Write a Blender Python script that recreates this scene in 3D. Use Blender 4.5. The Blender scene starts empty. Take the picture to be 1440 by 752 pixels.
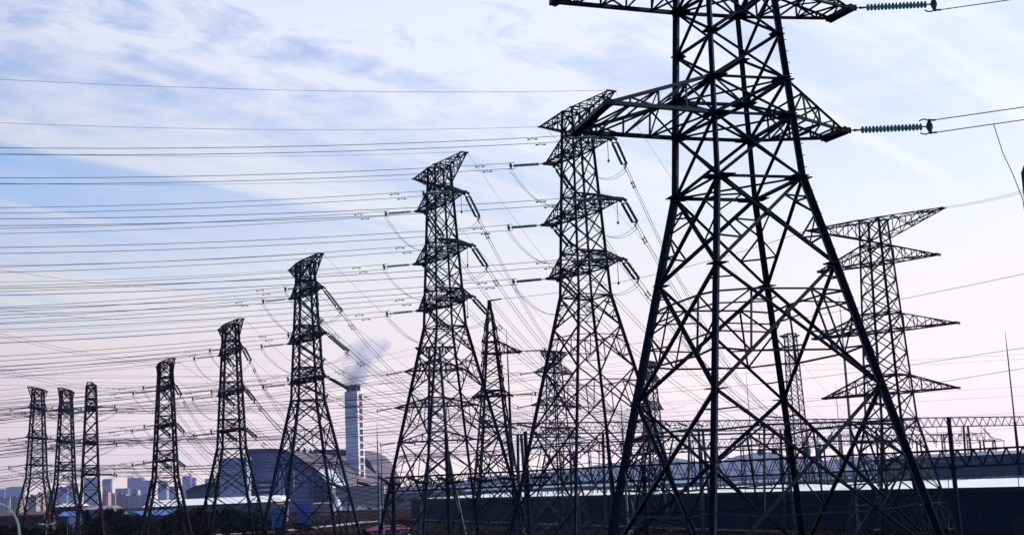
import bpy, math, random
from mathutils import Vector, Matrix
import numpy as np

sc = bpy.context.scene
COL = sc.collection
rnd = random.Random(7)
R_ = math.radians
V = Vector

# ------------------------------------------------------------------ camera
F_PX, PITCH, ROLL = 1838.78, 0.1647118692, 0.0440473042
CAM = V((0, 0, 10.0))
cp, sp, cr, sr = math.cos(PITCH), math.sin(PITCH), math.cos(ROLL), math.sin(ROLL)
FW = V((0, cp, sp)); UP0 = V((0, -sp, cp)); RT0 = V((1, 0, 0))
RT = cr * RT0 - sr * UP0
UPV = sr * RT0 + cr * UP0
cam = bpy.data.cameras.new('camera')
cam_o = bpy.data.objects.new('camera', cam); COL.objects.link(cam_o)
cam.sensor_fit = 'HORIZONTAL'; cam.sensor_width = 36.0
cam.lens = F_PX / 1440 * 36.0
cam.clip_start = 0.5; cam.clip_end = 20000
M = Matrix((( RT.x, UPV.x, -FW.x, CAM.x), (RT.y, UPV.y, -FW.y, CAM.y), (RT.z, UPV.z, -FW.z, CAM.z), (0, 0, 0, 1)))
cam_o.matrix_world = M
sc.camera = cam_o

# ------------------------------------------------------------------ world, sun, exposure
SUN_EL, SUN_AZ = R_(34), R_(82)          # azimuth measured from +Y (view direction) towards +X
SUN_DIR = V((math.sin(SUN_AZ) * math.cos(SUN_EL), math.cos(SUN_AZ) * math.cos(SUN_EL), math.sin(SUN_EL)))
world = bpy.data.worlds.new('World'); sc.world = world; world.use_nodes = True
def build_world():
    nt = world.node_tree; nt.nodes.clear()
    N = nt.nodes.new; L = nt.links.new
    out = N('ShaderNodeOutputWorld'); bg = N('ShaderNodeBackground'); L(bg.outputs[0], out.inputs[0])
    bg.inputs[1].default_value = 0.1
    sky = N('ShaderNodeTexSky'); sky.sky_type = 'NISHITA'; sky.sun_disc = False
    sky.sun_elevation = SUN_EL; sky.sun_rotation = SUN_AZ
    sky.air_density = 1.0; sky.dust_density = 0.6; sky.ozone_density = 2.0; sky.altitude = 100
    tc = N('ShaderNodeTexCoord'); sep = N('ShaderNodeSeparateXYZ'); L(tc.outputs['Generated'], sep.inputs[0])
    def math_(op, a, b=None, clamp=False):
        n = N('ShaderNodeMath'); n.operation = op; n.use_clamp = clamp
        for i, x in enumerate((a, b)):
            if x is None: continue
            if isinstance(x, (int, float)): n.inputs[i].default_value = x
            else: L(x, n.inputs[i])
        return n.outputs[0]
    def ramp(fac, stops, interp='LINEAR'):
        n = N('ShaderNodeValToRGB'); n.color_ramp.interpolation = interp
        e = n.color_ramp.elements
        while len(e) < len(stops): e.new(0.5)
        for el, (p, c) in zip(e, stops):
            el.position = p; el.color = (c, c, c, 1) if isinstance(c, (int, float)) else (*c, 1)
        L(fac, n.inputs[0]); return n.outputs[0]
    def mix(fac, a, b):
        n = N('ShaderNodeMix'); n.data_type = 'RGBA'
        for i, x in ((0, fac), (6, a), (7, b)):
            if isinstance(x, (int, float)): n.inputs[i].default_value = x
            elif isinstance(x, tuple): n.inputs[i].default_value = (*x, 1)
            else: L(x, n.inputs[i])
        return n.outputs[2]
    z = math_('MAXIMUM', sep.outputs[2], 0.0)
    zz = math_('ADD', z, 0.12)
    px = math_('DIVIDE', sep.outputs[0], zz); py = math_('DIVIDE', sep.outputs[1], zz)
    comb = N('ShaderNodeCombineXYZ'); L(px, comb.inputs[0]); L(py, comb.inputs[1])
    # broad cirrus streaks, combed along one wind direction
    def comb_map(rot, sx, sy, loc=(0, 0, 0)):
        a = N('ShaderNodeMapping'); L(comb.outputs[0], a.inputs[0]); a.inputs['Rotation'].default_value = (0, 0, R_(rot)); a.inputs['Location'].default_value = loc
        b = N('ShaderNodeMapping'); L(a.outputs[0], b.inputs[0]); b.inputs['Scale'].default_value = (sx, sy, 1); return b
    mp = comb_map(-48, 0.26, 2.3, (0.4, 0.3, 0))
    n1 = N('ShaderNodeTexNoise'); L(mp.outputs[0], n1.inputs['Vector'])
    n1.inputs['Scale'].default_value = 2.0; n1.inputs['Detail'].default_value = 7; n1.inputs['Roughness'].default_value = 0.5
    n1.inputs['Distortion'].default_value = 0.6
    # patchy puffs
    mp2 = comb_map(-40, 0.9, 1.2, (3.1, 1.7, 0))
    n2 = N('ShaderNodeTexNoise'); L(mp2.outputs[0], n2.inputs['Vector'])
    n2.inputs['Scale'].default_value = 7.5; n2.inputs['Detail'].default_value = 9; n2.inputs['Roughness'].default_value = 0.62
    n2.inputs['Distortion'].default_value = 0.4
    # cloud cover grows towards the horizon and towards the sun
    dot = N('ShaderNodeVectorMath'); dot.operation = 'DOT_PRODUCT'; L(tc.outputs['Generated'], dot.inputs[0])
    dot.inputs[1].default_value = V((math.sin(R_(42)) * math.cos(R_(26)), math.cos(R_(42)) * math.cos(R_(26)), math.sin(R_(26))))   # brightest bank of thin cloud
    d = dot.outputs['Value']
    sunside = ramp(d, [(0.45, 0.0), (0.86, 1.0)])
    veil = ramp(z, [(0.0, 0.95), (0.10, 0.86), (0.16, 0.62), (0.22, 0.30), (0.30, 0.12), (1.0, 0.1)])
    streak = ramp(n1.outputs[0], [(0.38, 0.0), (0.70, 1.0)], 'EASE')
    puff = ramp(n2.outputs[0], [(0.33, 0.0), (0.60, 1.0)])
    leftup = math_('MULTIPLY', ramp(z, [(0.24, 0.0), (0.36, 1.0)]), ramp(sep.outputs[0], [(0.0, 1.0), (0.12, 0.15)]))
    puffs = math_('MULTIPLY', puff, math_('ADD', math_('MULTIPLY', leftup, 0.80), 0.08))
    cover = math_('ADD', math_('MULTIPLY', streak, 0.46), puffs)
    cover = math_('ADD', cover, veil)
    cover = math_('ADD', cover, math_('MULTIPLY', sunside, 0.5))
    cover = math_('MINIMUM', cover, 1.0)
    warm = ramp(z, [(0.0, (20.0, 16.2, 13.0)), (0.05, (14.2, 12.0, 11.0)), (0.10, (11.3, 10.2, 9.9)), (0.19, (9.2, 9.4, 10.1)), (0.34, (9.0, 9.4, 11.0)), (0.5, (5.5, 6.4, 9.0)), (1.0, (2.2, 2.8, 4.2))])
    glow = ramp(d, [(0.0, 0.30), (0.20, 0.42), (0.40, 0.70), (0.50, 0.83), (0.65, 0.93), (0.80, 1.0), (0.92, 1.09), (1.0, 1.15)])
    cl = N('ShaderNodeVectorMath'); cl.operation = 'SCALE'; L(warm, cl.inputs[0]); L(glow, cl.inputs['Scale'])
    tint = N('ShaderNodeMix'); tint.data_type = 'RGBA'; tint.blend_type = 'MULTIPLY'; tint.inputs[0].default_value = 1
    L(sky.outputs[0], tint.inputs[6]); tint.inputs[7].default_value = (1.06, 1.50, 1.98, 1)
    L(mix(cover, tint.outputs[2], cl.outputs[0]), bg.inputs[0])
build_world()
sun = bpy.data.lights.new('sun', 'SUN'); sun.energy = 4.6; sun.angle = R_(0.5); sun.color = (1.0, 0.90, 0.84)
sun_o = bpy.data.objects.new('sun', sun); COL.objects.link(sun_o)
sun_o.rotation_euler = (-SUN_DIR).to_track_quat('-Z', 'Y').to_euler()
sc.view_settings.view_transform = 'Standard'; sc.view_settings.look = 'None'
sc.view_settings.exposure = 0.0; sc.view_settings.gamma = 1.0; sc.view_settings.use_curve_mapping = False
sc.cycles.volume_bounces = 2; sc.cycles.max_bounces = 5
sc.cycles.volume_max_steps = 128

# ------------------------------------------------------------------ where a sight line meets the place
def ray(x, y): return FW + RT * ((x - 720) / F_PX) - UPV * ((y - 376) / F_PX)
def at_y(x, y, Y): d = ray(x, y); return CAM + d * (Y / d.y)
def at_h(x, y, h): d = ray(x, y); return CAM + d * ((h - 10.0) / d.z)
def ground_x(x, Y): return at_y(x, 690, Y).x

# ------------------------------------------------------------------ materials
def mat(name, col, rough=0.7, metal=0.0, var=0.25, scale=3.0, coord='Object', col2=None, spec=0.5, bump=0.0, stretch=None, detail=5):
    m = bpy.data.materials.new(name); m.use_nodes = True
    nt = m.node_tree; b = nt.nodes['Principled BSDF']
    tc = nt.nodes.new('ShaderNodeTexCoord'); n = nt.nodes.new('ShaderNodeTexNoise')
    n.inputs['Scale'].default_value = scale; n.inputs['Detail'].default_value = detail
    src = tc.outputs[coord]
    if stretch:
        mp = nt.nodes.new('ShaderNodeMapping'); mp.inputs['Scale'].default_value = stretch
        nt.links.new(src, mp.inputs[0]); src = mp.outputs[0]
    nt.links.new(src, n.inputs['Vector'])
    r = nt.nodes.new('ShaderNodeValToRGB'); nt.links.new(n.outputs[0], r.inputs[0])
    c2 = col2 or tuple(min(1, c * (1 + var)) for c in col)
    c1 = col if col2 else tuple(c * (1 - var) for c in col)
    r.color_ramp.elements[0].position = 0.35; r.color_ramp.elements[1].position = 0.65
    r.color_ramp.elements[0].color = (*c1, 1); r.color_ramp.elements[1].color = (*c2, 1)
    nt.links.new(r.outputs[0], b.inputs['Base Color'])
    b.inputs['Roughness'].default_value = rough; b.inputs['Metallic'].default_value = metal
    b.inputs['Specular IOR Level'].default_value = spec
    if bump:
        bp = nt.nodes.new('ShaderNodeBump'); bp.inputs['Strength'].default_value = bump
        nt.links.new(n.outputs[0], bp.inputs['Height']); nt.links.new(bp.outputs[0], b.inputs['Normal'])
    return m
def banded(name, col, dark, floor=3.2, bay=3.5, rough=0.7, fill=0.5):
    """wall with regular window openings, in metres on the object's own axes"""
    m = mat(name, col, rough); nt = m.node_tree; b = nt.nodes['Principled BSDF']
    tc = nt.nodes.new('ShaderNodeTexCoord'); sp_ = nt.nodes.new('ShaderNodeSeparateXYZ'); nt.links.new(tc.outputs['Object'], sp_.inputs[0])
    def mm(op, a, v):
        n = nt.nodes.new('ShaderNodeMath'); n.operation = op; nt.links.new(a, n.inputs[0])
        if isinstance(v, float): n.inputs[1].default_value = v
        else: nt.links.new(v, n.inputs[1])
        return n.outputs[0]
    s = mm('ADD', sp_.outputs[0], sp_.outputs[1])
    fx = mm('FRACT', mm('DIVIDE', s, float(bay)), 0.0); fz = mm('FRACT', mm('DIVIDE', sp_.outputs[2], float(floor)), 0.0)
    w = mm('MULTIPLY', mm('LESS_THAN', fx, float(fill)), mm('LESS_THAN', fz, 0.55))
    mx = nt.nodes.new('ShaderNodeMix'); mx.data_type = 'RGBA'; nt.links.new(w, mx.inputs[0])
    old = b.inputs['Base Color'].links[0].from_socket
    nt.links.new(old, mx.inputs[6]); mx.inputs[7].default_value = (*dark, 1)
    nt.links.new(mx.outputs[2], b.inputs['Base Color']); return m
def ribbed(name, col, rough=0.5, pitch=0.4, metal=0.0, axis=0, var=0.15):
    m = mat(name, col, rough, metal, var, 0.15); nt = m.node_tree; b = nt.nodes['Principled BSDF']
    tc = nt.nodes.new('ShaderNodeTexCoord'); w = nt.nodes.new('ShaderNodeTexWave')
    w.wave_type = 'BANDS'; w.bands_direction = 'XYZ'[axis]; w.inputs['Scale'].default_value = 0.314 / pitch
    nt.links.new(tc.outputs['Object'], w.inputs[0])
    bp = nt.nodes.new('ShaderNodeBump'); bp.inputs['Strength'].default_value = 0.5; bp.inputs['Distance'].default_value = 0.05
    nt.links.new(w.outputs[0], bp.inputs['Height']); nt.links.new(bp.outputs[0], b.inputs['Normal'])
    return m
MT = {}
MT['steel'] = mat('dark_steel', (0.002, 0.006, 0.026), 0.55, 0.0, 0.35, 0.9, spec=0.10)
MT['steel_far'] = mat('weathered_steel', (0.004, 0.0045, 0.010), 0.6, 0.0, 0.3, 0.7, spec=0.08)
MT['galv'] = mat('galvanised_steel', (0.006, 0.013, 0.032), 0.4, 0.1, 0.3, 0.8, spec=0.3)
MT['concrete'] = mat('concrete', (0.22, 0.21, 0.2), 0.9)
MT['glass'] = mat('green_glass', (0.010, 0.115, 0.105), 0.12, 0.0, 0.3, 8, spec=0.6)
MT['glass'].node_tree.nodes['Principled BSDF'].inputs['Transmission Weight'].default_value = 0.35
MT['cap'] = mat('iron_fitting', (0.025, 0.03, 0.045), 0.5, 0.4)
MT['wire'] = mat('aluminium_strand', (0.02, 0.035, 0.11), 0.6, 0.0, 0.2, 6, spec=0.2)
MT['grey_paint'] = mat('grey_paint', (0.10, 0.13, 0.19), 0.5, 0.2)
MT['white_paint'] = mat('white_paint', (0.75, 0.75, 0.75), 0.5, 0, 0.05)

# ------------------------------------------------------------------ mesh collecting
class MB:
    def __init__(s): s.v = []; s.f = []
    def add(s, vs, fs):
        o = len(s.v); s.v += [tuple(x) for x in vs]; s.f += [tuple(i + o for i in f) for f in fs]
    def bar(s, p, q, w, t=None, angle=False, ref=None):
        p, q = V(p), V(q); d = q - p
        if d.length < 1e-4: return
        d.normalize()
        r = V(ref) if ref is not None else V((0.31, 0.22, 0.92))
        if abs(d.dot(r.normalized())) > 0.95: r = V((0.83, 0.5, 0.1))
        a = (r - d * r.dot(d)).normalized(); b = d.cross(a)
        if angle:
            t = t or w * 0.14
            prof = [(0, 0), (w, 0), (w, t), (t, t), (t, w), (0, w)]
            prof = [(x - w * 0.35, y - w * 0.35) for x, y in prof]
        else:
            t = t or w
            prof = [(-w / 2, -t / 2), (w / 2, -t / 2), (w / 2, t / 2), (-w / 2, t / 2)]
        n = len(prof)
        vs = [p + a * x + b * y for x, y in prof] + [q + a * x + b * y for x, y in prof]
        fs = [(i, (i + 1) % n, n + (i + 1) % n, n + i) for i in range(n)]
        fs += [tuple(range(n - 1, -1, -1)), tuple(range(n, 2 * n))]
        s.add(vs, fs)
    def box(s, c, sx, sy, sz, rot=None):
        vs = [V((x * sx / 2, y * sy / 2, z * sz / 2)) for z in (-1, 1) for y in (-1, 1) for x in (-1, 1)]
        if rot is not None: vs = [rot @ v for v in vs]
        c = V(c)
        s.add([c + v for v in vs], [(0, 2, 3, 1), (4, 5, 7, 6), (0, 1, 5, 4), (2, 6, 7, 3), (0, 4, 6, 2), (1, 3, 7, 5)])
    def tube(s, pts, r, n=5, caps=True):
        pts = [V(p) for p in pts]; rings = []
        rr = r if isinstance(r, (list, tuple)) else [r] * len(pts)
        for i, p in enumerate(pts):
            d = (pts[min(i + 1, len(pts) - 1)] - pts[max(i - 1, 0)]).normalized()
            ref = V((0, 0, 1)) if abs(d.z) < 0.9 else V((1, 0, 0))
            a = (ref - d * ref.dot(d)).normalized(); b = d.cross(a)
            rings.append([p + (a * math.cos(6.28318 * k / n) + b * math.sin(6.28318 * k / n)) * rr[i] for k in range(n)])
        vs = [v for rg in rings for v in rg]
        fs = [(i * n + k, i * n + (k + 1) % n, (i + 1) * n + (k + 1) % n, (i + 1) * n + k) for i in range(len(pts) - 1) for k in range(n)]
        if caps: fs += [tuple(range(n - 1, -1, -1)), tuple(range((len(pts) - 1) * n, len(pts) * n))]
        s.add(vs, fs)
    def lathe(s, prof, n=10, axis='z', origin=(0, 0, 0)):
        o = V(origin); vs = []
        for r, h in prof:
            for k in range(n):
                a = 6.28318 * k / n; c_, s_ = r * math.cos(a), r * math.sin(a)
                vs.append(o + (V((c_, s_, h)) if axis == 'z' else V((h, c_, s_))))
        fs = [(i * n + k, i * n + (k + 1) % n, (i + 1) * n + (k + 1) % n, (i + 1) * n + k) for i in range(len(prof) - 1) for k in range(n)]
        fs += [tuple(range(n - 1, -1, -1)), tuple(range((len(prof) - 1) * n, len(prof) * n))]
        s.add(vs, fs)
    def prism(s, prof, ext):
        """profile of 3-d points pushed along ext"""
        n = len(prof); e = V(ext); p = [V(x) for x in prof]
        s.add(p + [x + e for x in p], [tuple(range(n - 1, -1, -1)), tuple(range(n, 2 * n))] + [(i, (i + 1) % n, n + (i + 1) % n, n + i) for i in range(n)])
    def mesh(s, name):
        m = bpy.data.meshes.new(name); m.from_pydata(s.v, [], s.f); m.update(); return m
    def build(s, name, material, parent=None, loc=None, smooth=False):
        m = s.mesh(name); m.materials.append(material)
        if smooth: m.polygons.foreach_set('use_smooth', [True] * len(m.polygons))
        return link(name, m, parent, loc)
def link(name, mesh, parent=None, loc=None, mtx=None):
    o = bpy.data.objects.new(name, mesh); COL.objects.link(o)
    if parent: o.parent = parent
    if loc is not None: o.location = loc
    if mtx is not None: o.matrix_local = mtx
    return o
def tag(o, label=None, cat=None, group=None, kind=None):
    if label: o['label'] = label
    if cat: o['category'] = cat
    if group: o['group'] = group
    if kind: o['kind'] = kind
    return o
def empty(name, loc, label, cat, group=None, rz=0.0):
    o = bpy.data.objects.new(name, None); COL.objects.link(o)
    o.empty_display_size = 0.3; o.location = loc; o.rotation_euler = (0, 0, rz)
    return tag(o, label, cat, group)

# ------------------------------------------------------------------ ground and far land
def ground_material():
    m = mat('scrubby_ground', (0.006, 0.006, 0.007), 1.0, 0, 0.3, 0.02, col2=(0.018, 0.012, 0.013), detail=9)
    nt = m.node_tree; b = nt.nodes['Principled BSDF']
    n = nt.nodes.new('ShaderNodeTexNoise'); n.inputs['Scale'].default_value = 0.35; n.inputs['Detail'].default_value = 8
    tc = nt.nodes.new('ShaderNodeTexCoord'); nt.links.new(tc.outputs['Object'], n.inputs[0])
    r = nt.nodes.new('ShaderNodeValToRGB'); nt.links.new(n.outputs[0], r.inputs[0])
    r.color_ramp.elements[0].color = (0.35, 0.35, 0.35, 1); r.color_ramp.elements[1].color = (1.5, 1.4, 1.4, 1)
    mx = nt.nodes.new('ShaderNodeMix'); mx.data_type = 'RGBA'; mx.blend_type = 'MULTIPLY'; mx.inputs[0].default_value = 1
    old = b.inputs['Base Color'].links[0].from_socket
    nt.links.new(old, mx.inputs[6]); nt.links.new(r.outputs[0], mx.inputs[7]); nt.links.new(mx.outputs[2], b.inputs['Base Color'])
    b.inputs['Specular IOR Level'].default_value = 0.0
    return m
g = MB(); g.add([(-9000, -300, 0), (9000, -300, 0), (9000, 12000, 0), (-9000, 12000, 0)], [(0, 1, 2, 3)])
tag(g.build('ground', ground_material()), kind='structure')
def strip(name, pts, w, z, material):
    b = MB(); vs = []
    for i, p in enumerate(pts):
        p = V((*p, z)); d = V((*pts[min(i + 1, len(pts) - 1)], z)) - V((*pts[max(i - 1, 0)], z)); d.normalize()
        n = V((-d.y, d.x, 0)); vs += [p + n * w / 2, p - n * w / 2]
    b.add(vs, [(2 * i, 2 * i + 1, 2 * i + 3, 2 * i + 2) for i in range(len(pts) - 1)])
    return tag(b.build(name, material), kind='structure')
MT['pale_road'] = mat('pale_concrete_road', (0.30, 0.27, 0.27), 0.8, 0, 0.2, 0.2)
MT['asphalt'] = mat('asphalt', (0.05, 0.05, 0.055), 0.85, 0, 0.3, 0.3)
strip('road', [(ground_x(x, Y), Y) for x, Y in ((296, 372), (330, 374), (372, 380), (420, 392), (465, 416), (500, 440), (540, 470), (610, 520))], 9, 0.012, MT['pale_road'])
strip('car_park', [(ground_x(470, 760), 760), (ground_x(580, 760), 760)], 60, 0.012, MT['asphalt'])
strip('road', [(ground_x(-60, 640), 640), (ground_x(200, 650), 650), (ground_x(430, 600), 600)], 14, 0.016, MT['pale_road'])

MT['hill'] = mat('wooded_hill', (0.035, 0.05, 0.04), 1.0, 0, 0.3, 0.01)
def hills():
    b = MB(); pts = [(560, 684), (640, 676), (700, 668), (760, 664), (810, 658), (850, 652), (880, 648), (905, 650), (940, 641), (965, 646), (1000, 651), (1040, 640), (1075, 634), (1110, 641), (1150, 648), (1190, 643), (1230, 640), (1270, 649), (1320, 646), (1400, 644), (1500, 643)]
    r2 = random.Random(3); top = []
    for (x0, y0), (x1, y1) in zip(pts, pts[1:]):
        for k in range(8):
            t = k / 8; top.append(at_y(x0 + (x1 - x0) * t, y0 + (y1 - y0) * t + r2.uniform(-0.7, 0.7), 9600))
    vs = []
    for p in top: vs += [(p.x * 0.96, 8800, -0.5), (p.x * 0.98, 9200, max(10, p.z) * 0.62), (p.x, 9600, max(14, p.z)), (p.x * 1.05, 10400, -0.5)]
    n = len(top)
    b.add(vs, [(4 * i + j, 4 * i + j + 1, 4 * i + 5 + j, 4 * i + 4 + j) for i in range(n - 1) for j in range(3)])
    tag(b.build('hills', MT['hill'], smooth=True), kind='structure')
hills()

# ------------------------------------------------------------------ lattice towers
def lattice_tower(name, label, C, arm_az, top, waist, hu, hv, k, arms, peak, body, base_h, sizes, m, angle=False, plates=0.0, group='lattice transmission towers', cat='pylon', footing=True, bolts=False, redundant=True, ladder=None):
    """C ground point; arm_az arm-axis heading from +X; hu(z)/hv(z) half widths above the waist (z above ground);
    arms: dicts z, h, neg, pos (two (a,b) tip corners each); peak: dict z, h, neg, pos (top chord level)"""
    A = V((math.cos(arm_az), math.sin(arm_az), 0)); B = V((-math.sin(arm_az), math.cos(arm_az), 0))
    root = empty(name, C, label, cat, group)
    wl, wb, ws = sizes
    def half(z):
        if z >= waist: return hu(z), hv(z)
        s = k * (waist - z); return hu(waist) + s, hv(waist) + s * (hv(waist) / hu(waist))
    def P(a, b, z): return A * a + B * b + V((0, 0, z))
    CN = ((-1, -1), (1, -1), (1, 1), (-1, 1))
    def cor(i, z): h = half(z); return P(CN[i][0] * h[0], CN[i][1] * h[1], z)
    low = [waist]; z = waist; h_ = base_h
    while z - h_ > h_ * 0.55: z -= h_; low.append(z); h_ *= 1.34
    low.append(0.0)
    for i in range(4):
        lg = MB(); lv = [top, waist, 0.0]
        out_ = cor(i, waist) - P(0, 0, waist)
        lg.bar(cor(i, top), cor(i, waist), wl * 0.82, angle=angle, ref=out_); lg.bar(cor(i, waist), cor(i, 0.0), wl, angle=angle, ref=out_)
        lo = lg.build('leg', m, root)
        if bolts and i == bolts:
            sb = MB(); zb = 3.0; sb.bar((0, 0, 0), A * 0.26, 0.024); bm_ = sb.mesh('step_bolt'); bm_.materials.append(m)
            while zb < top - 1:
                link('step_bolt', bm_, lo, cor(i, zb)); zb += 0.45
        if footing:
            ft = MB(); ft.lathe([(0.62, -0.3), (0.55, 0.35)], 10, 'z', cor(i, 0)); ft.build('footing', MT['concrete'], root)
    up = MB()
    def X(mb, i, j, z1, z0, w):
        mb.bar(cor(i, z1), cor(j, z0), w, angle=angle); mb.bar(cor(j, z1), cor(i, z0), w, angle=angle)
    for z1, z0 in zip(body, body[1:]):
        for i in range(4): X(up, i, (i + 1) % 4, z1, z0, wb)
    flat = set([body[0], body[-1]] + [a['z'] for a in arms] + [a['z'] + a['h'] for a in arms])
    for z in flat:
        for i in range(4): up.bar(cor(i, z), cor((i + 1) % 4, z), wb, angle=angle)
        up.bar(cor(0, z), cor(2, z), ws); up.bar(cor(1, z), cor(3, z), ws)
    if plates:
        for z in body:
            for i in range(4):
                c = cor(i, z); big = plates * (1.0 if z in flat else 0.72)
                up.bar(c - A * CN[i][0] * big * 0.75 + V((0, 0, 0)), c + A * CN[i][0] * big * 0.1, 0.03, big, ref=(0, 0, 1))
                up.bar(c - B * CN[i][1] * big * 0.75, c + B * CN[i][1] * big * 0.1, 0.03, big, ref=(0, 0, 1))
    up.build('body_bracing', m, root)
    lb = MB()
    for n_, (z1, z0) in enumerate(zip(low, low[1:])):
        for i in range(4):
            j = (i + 1) % 4
            X(lb, i, j, z1, z0, wb * 1.15)
            if redundant and z1 - z0 > 2.0:
                a1, b1, a0, b0 = cor(i, z1), cor(j, z1), cor(i, z0), cor(j, z0)
                wt = (b1 - a1).length; wo = (b0 - a0).length; t = wt / (wt + wo)
                mid = a1.lerp(b0, t)
                for (lt, l0) in ((a1, a0), (b1, b0)):
                    u1 = lt.lerp(mid, 0.5); u2 = l0.lerp(mid, 0.5)
                    lm = lt.lerp(l0, t * 0.55); ln = lt.lerp(l0, t + (1 - t) * 0.45)
                    lb.bar(u1, lm, ws); lb.bar(u2, ln, ws); lb.bar(u1, lt.lerp(l0, t), ws); lb.bar(u2, lt.lerp(l0, t), ws)
                    if n_ > 0: lb.bar(u1, u2, ws)
                if n_ > 0:
                    tm = a1.lerp(b1, 0.5)
                    lb.bar(a1.lerp(mid, 0.5), b1.lerp(mid, 0.5), ws)
                    if bolts:
                        lb.bar(a0.lerp(mid, 0.5), b0.lerp(mid, 0.5), ws)
                        for (lt, l0) in ((a1, a0), (b1, b0)):
                            lb.bar(lt.lerp(mid, 0.75), lt.lerp(l0, t * 0.78), ws * 0.8); lb.bar(lt.lerp(mid, 0.25), lt.lerp(l0, t * 0.28), ws * 0.8)
                            lb.bar(l0.lerp(mid, 0.25), l0.lerp(lt, (1 - t) * 0.28), ws * 0.8); lb.bar(l0.lerp(mid, 0.75), l0.lerp(lt, (1 - t) * 0.78), ws * 0.8)
    if plates:
        for z in low[:-1]:
            for i in range(4):
                c = cor(i, z); bg_ = plates * (1.25 if z == waist else 0.8)
                lb.bar(c - A * CN[i][0] * bg_ * 0.7, c + A * CN[i][0] * bg_ * 0.12, 0.03, bg_, ref=(0, 0, 1))
                lb.bar(c - B * CN[i][1] * bg_ * 0.7, c + B * CN[i][1] * bg_ * 0.12, 0.03, bg_, ref=(0, 0, 1))
    lb.build('leg_bracing', m, root)
    tips = {}
    def arm(zb, h, side, pts, nm, n=4, flip=False, dark_end=True):
        mb = MB(); sgn = side
        i, j = ((0, 3) if sgn < 0 else (1, 2))     # body corners with b<0 and b>0 on this side
        zt = zb + h
        r1, r2 = (cor(i, zb), cor(j, zb)); t1, t2 = (cor(i, zt), cor(j, zt))
        ztip = zt if flip else zb
        e1, e2 = P(*pts[0], ztip), P(*pts[1], ztip)
        wc = wb * 1.25
        mb.bar(r1, e1, wc, angle=angle); mb.bar(r2, e2, wc, angle=angle)
        mb.bar(t1, e1, wc * 0.85, angle=angle); mb.bar(t2, e2, wc * 0.85, angle=angle)
        mb.bar(e1 + (e1 - e2).normalized() * wc, e2 + (e2 - e1).normalized() * wc, wc * (1.7 if dark_end else 1.0))
        if plates and dark_end:
            for e in (e1, e2): mb.box(e, plates * 0.55, plates * 0.55, plates * 0.3, Matrix.Rotation(arm_az, 3, 'Z'))
        pr1 = pr2 = None
        for q in range(n + 1):
            f = q / (n + 0.75)
            b1, b2, c1, c2 = r1.lerp(e1, f), r2.lerp(e2, f), t1.lerp(e1, f), t2.lerp(e2, f)
            if q:
                mb.bar(b1, c1, ws); mb.bar(b2, c2, ws); mb.bar(b1, b2, ws)
                if q < n: mb.bar(c1, c2, ws)
                # diagonals
                if q % 2: mb.bar(pr[0], c1, ws); mb.bar(pr[1], c2, ws); mb.bar(pr[0], b2, ws); mb.bar(pr[2], c2, ws * 0.8)
                else: mb.bar(pr[2], b1, ws); mb.bar(pr[3], b2, ws); mb.bar(pr[1], b1, ws); mb.bar(pr[3], c1, ws * 0.8)
            pr = (b1, b2, c1, c2)
        mb.bar(pr[0], e2, ws)
        o = mb.build(nm, m, root)
        return root.location + e1, root.location + e2
    for n_, a in enumerate(arms):
        for side, key in ((-1, 'neg'), (1, 'pos')):
            if a.get(key): tips[(n_ + 1, side)] = arm(a['z'], a['h'], side, a[key], 'cross_arm', a.get('n', 4))
    if peak:
        for side, key in ((-1, 'neg'), (1, 'pos')):
            if peak.get(key): tips[(0, side)] = arm(peak['z'] - peak['h'], peak['h'], side, peak[key], 'peak_arm', peak.get('n', 4), True, False)
    return root, tips

def levels(zs, step):
    """split the gaps between the given heights into panels about `step` tall"""
    out = [zs[0]]
    for a, b in zip(zs, zs[1:]):
        n = max(1, round((a - b) / step)); out += [a + (b - a) * q / n for q in range(1, n + 1)]
    return out

# --- the row of tension towers (same family, different leg heights)
FZ = dict(z0=26.572, z1=22.8255, z2=17.3256, z3=12.3155, zw=9.9064)
FL = (5.951, 4.892, 5.803, 5.352)
ROW = [  # key, X, Y, yaw, dz, size factor
    ('H', 6.2161, 111.754, 0.4944, 5.8409), ('G', -7.0389, 130.984, 0.4888, 6.0671), ('F', -24.982, 155.944, 0.4567, 1.1047),
    ('E', -38.458, 175.879, 0.4475, -3.4423), ('D', -51.482, 191.383, 0.4283, -6.6109),
    ('C', -68.9, 211.5, 0.27, -7.7), ('B', -81.4, 236.0, 0.15, -6.2), ('A', -90.9, 248.0, 0.10, -4.7)]
PHRASE = dict(H='tower between pointed and huge towers', G='tower between chimney and pointed tower', F="tower before the hall's curved gable",
    E="tower before the hall's low wing", D='tower before the white-roofed depot', C='narrowest of three small distant towers', B='middle of three small distant towers',
    A='outermost of three small distant towers', K='grey tower behind chimney-side tower', M='broader grey tower near huge one', N='slimmer grey tower near huge one')
LONG = dict(
    H='black lattice pylon with six strung arms, between the pointed tower and the huge foreground one',
    G='black lattice pylon with slanting peak arm, between the smoking chimney and the small pointed tower',
    F='black lattice pylon standing in front of the curved gable of the arched hall',
    E='black lattice pylon standing in front of the low wing of the arched hall',
    D='black lattice pylon standing in front of the low white-roofed depot',
    C='narrowest of the three small distant pylons, its arms pointing straight at the viewer',
    B='middle one of the three small distant pylons rising over the hazy skyline',
    A='outermost of the three small distant pylons, beside the curved white lamp arm')
TOW = {}
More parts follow.
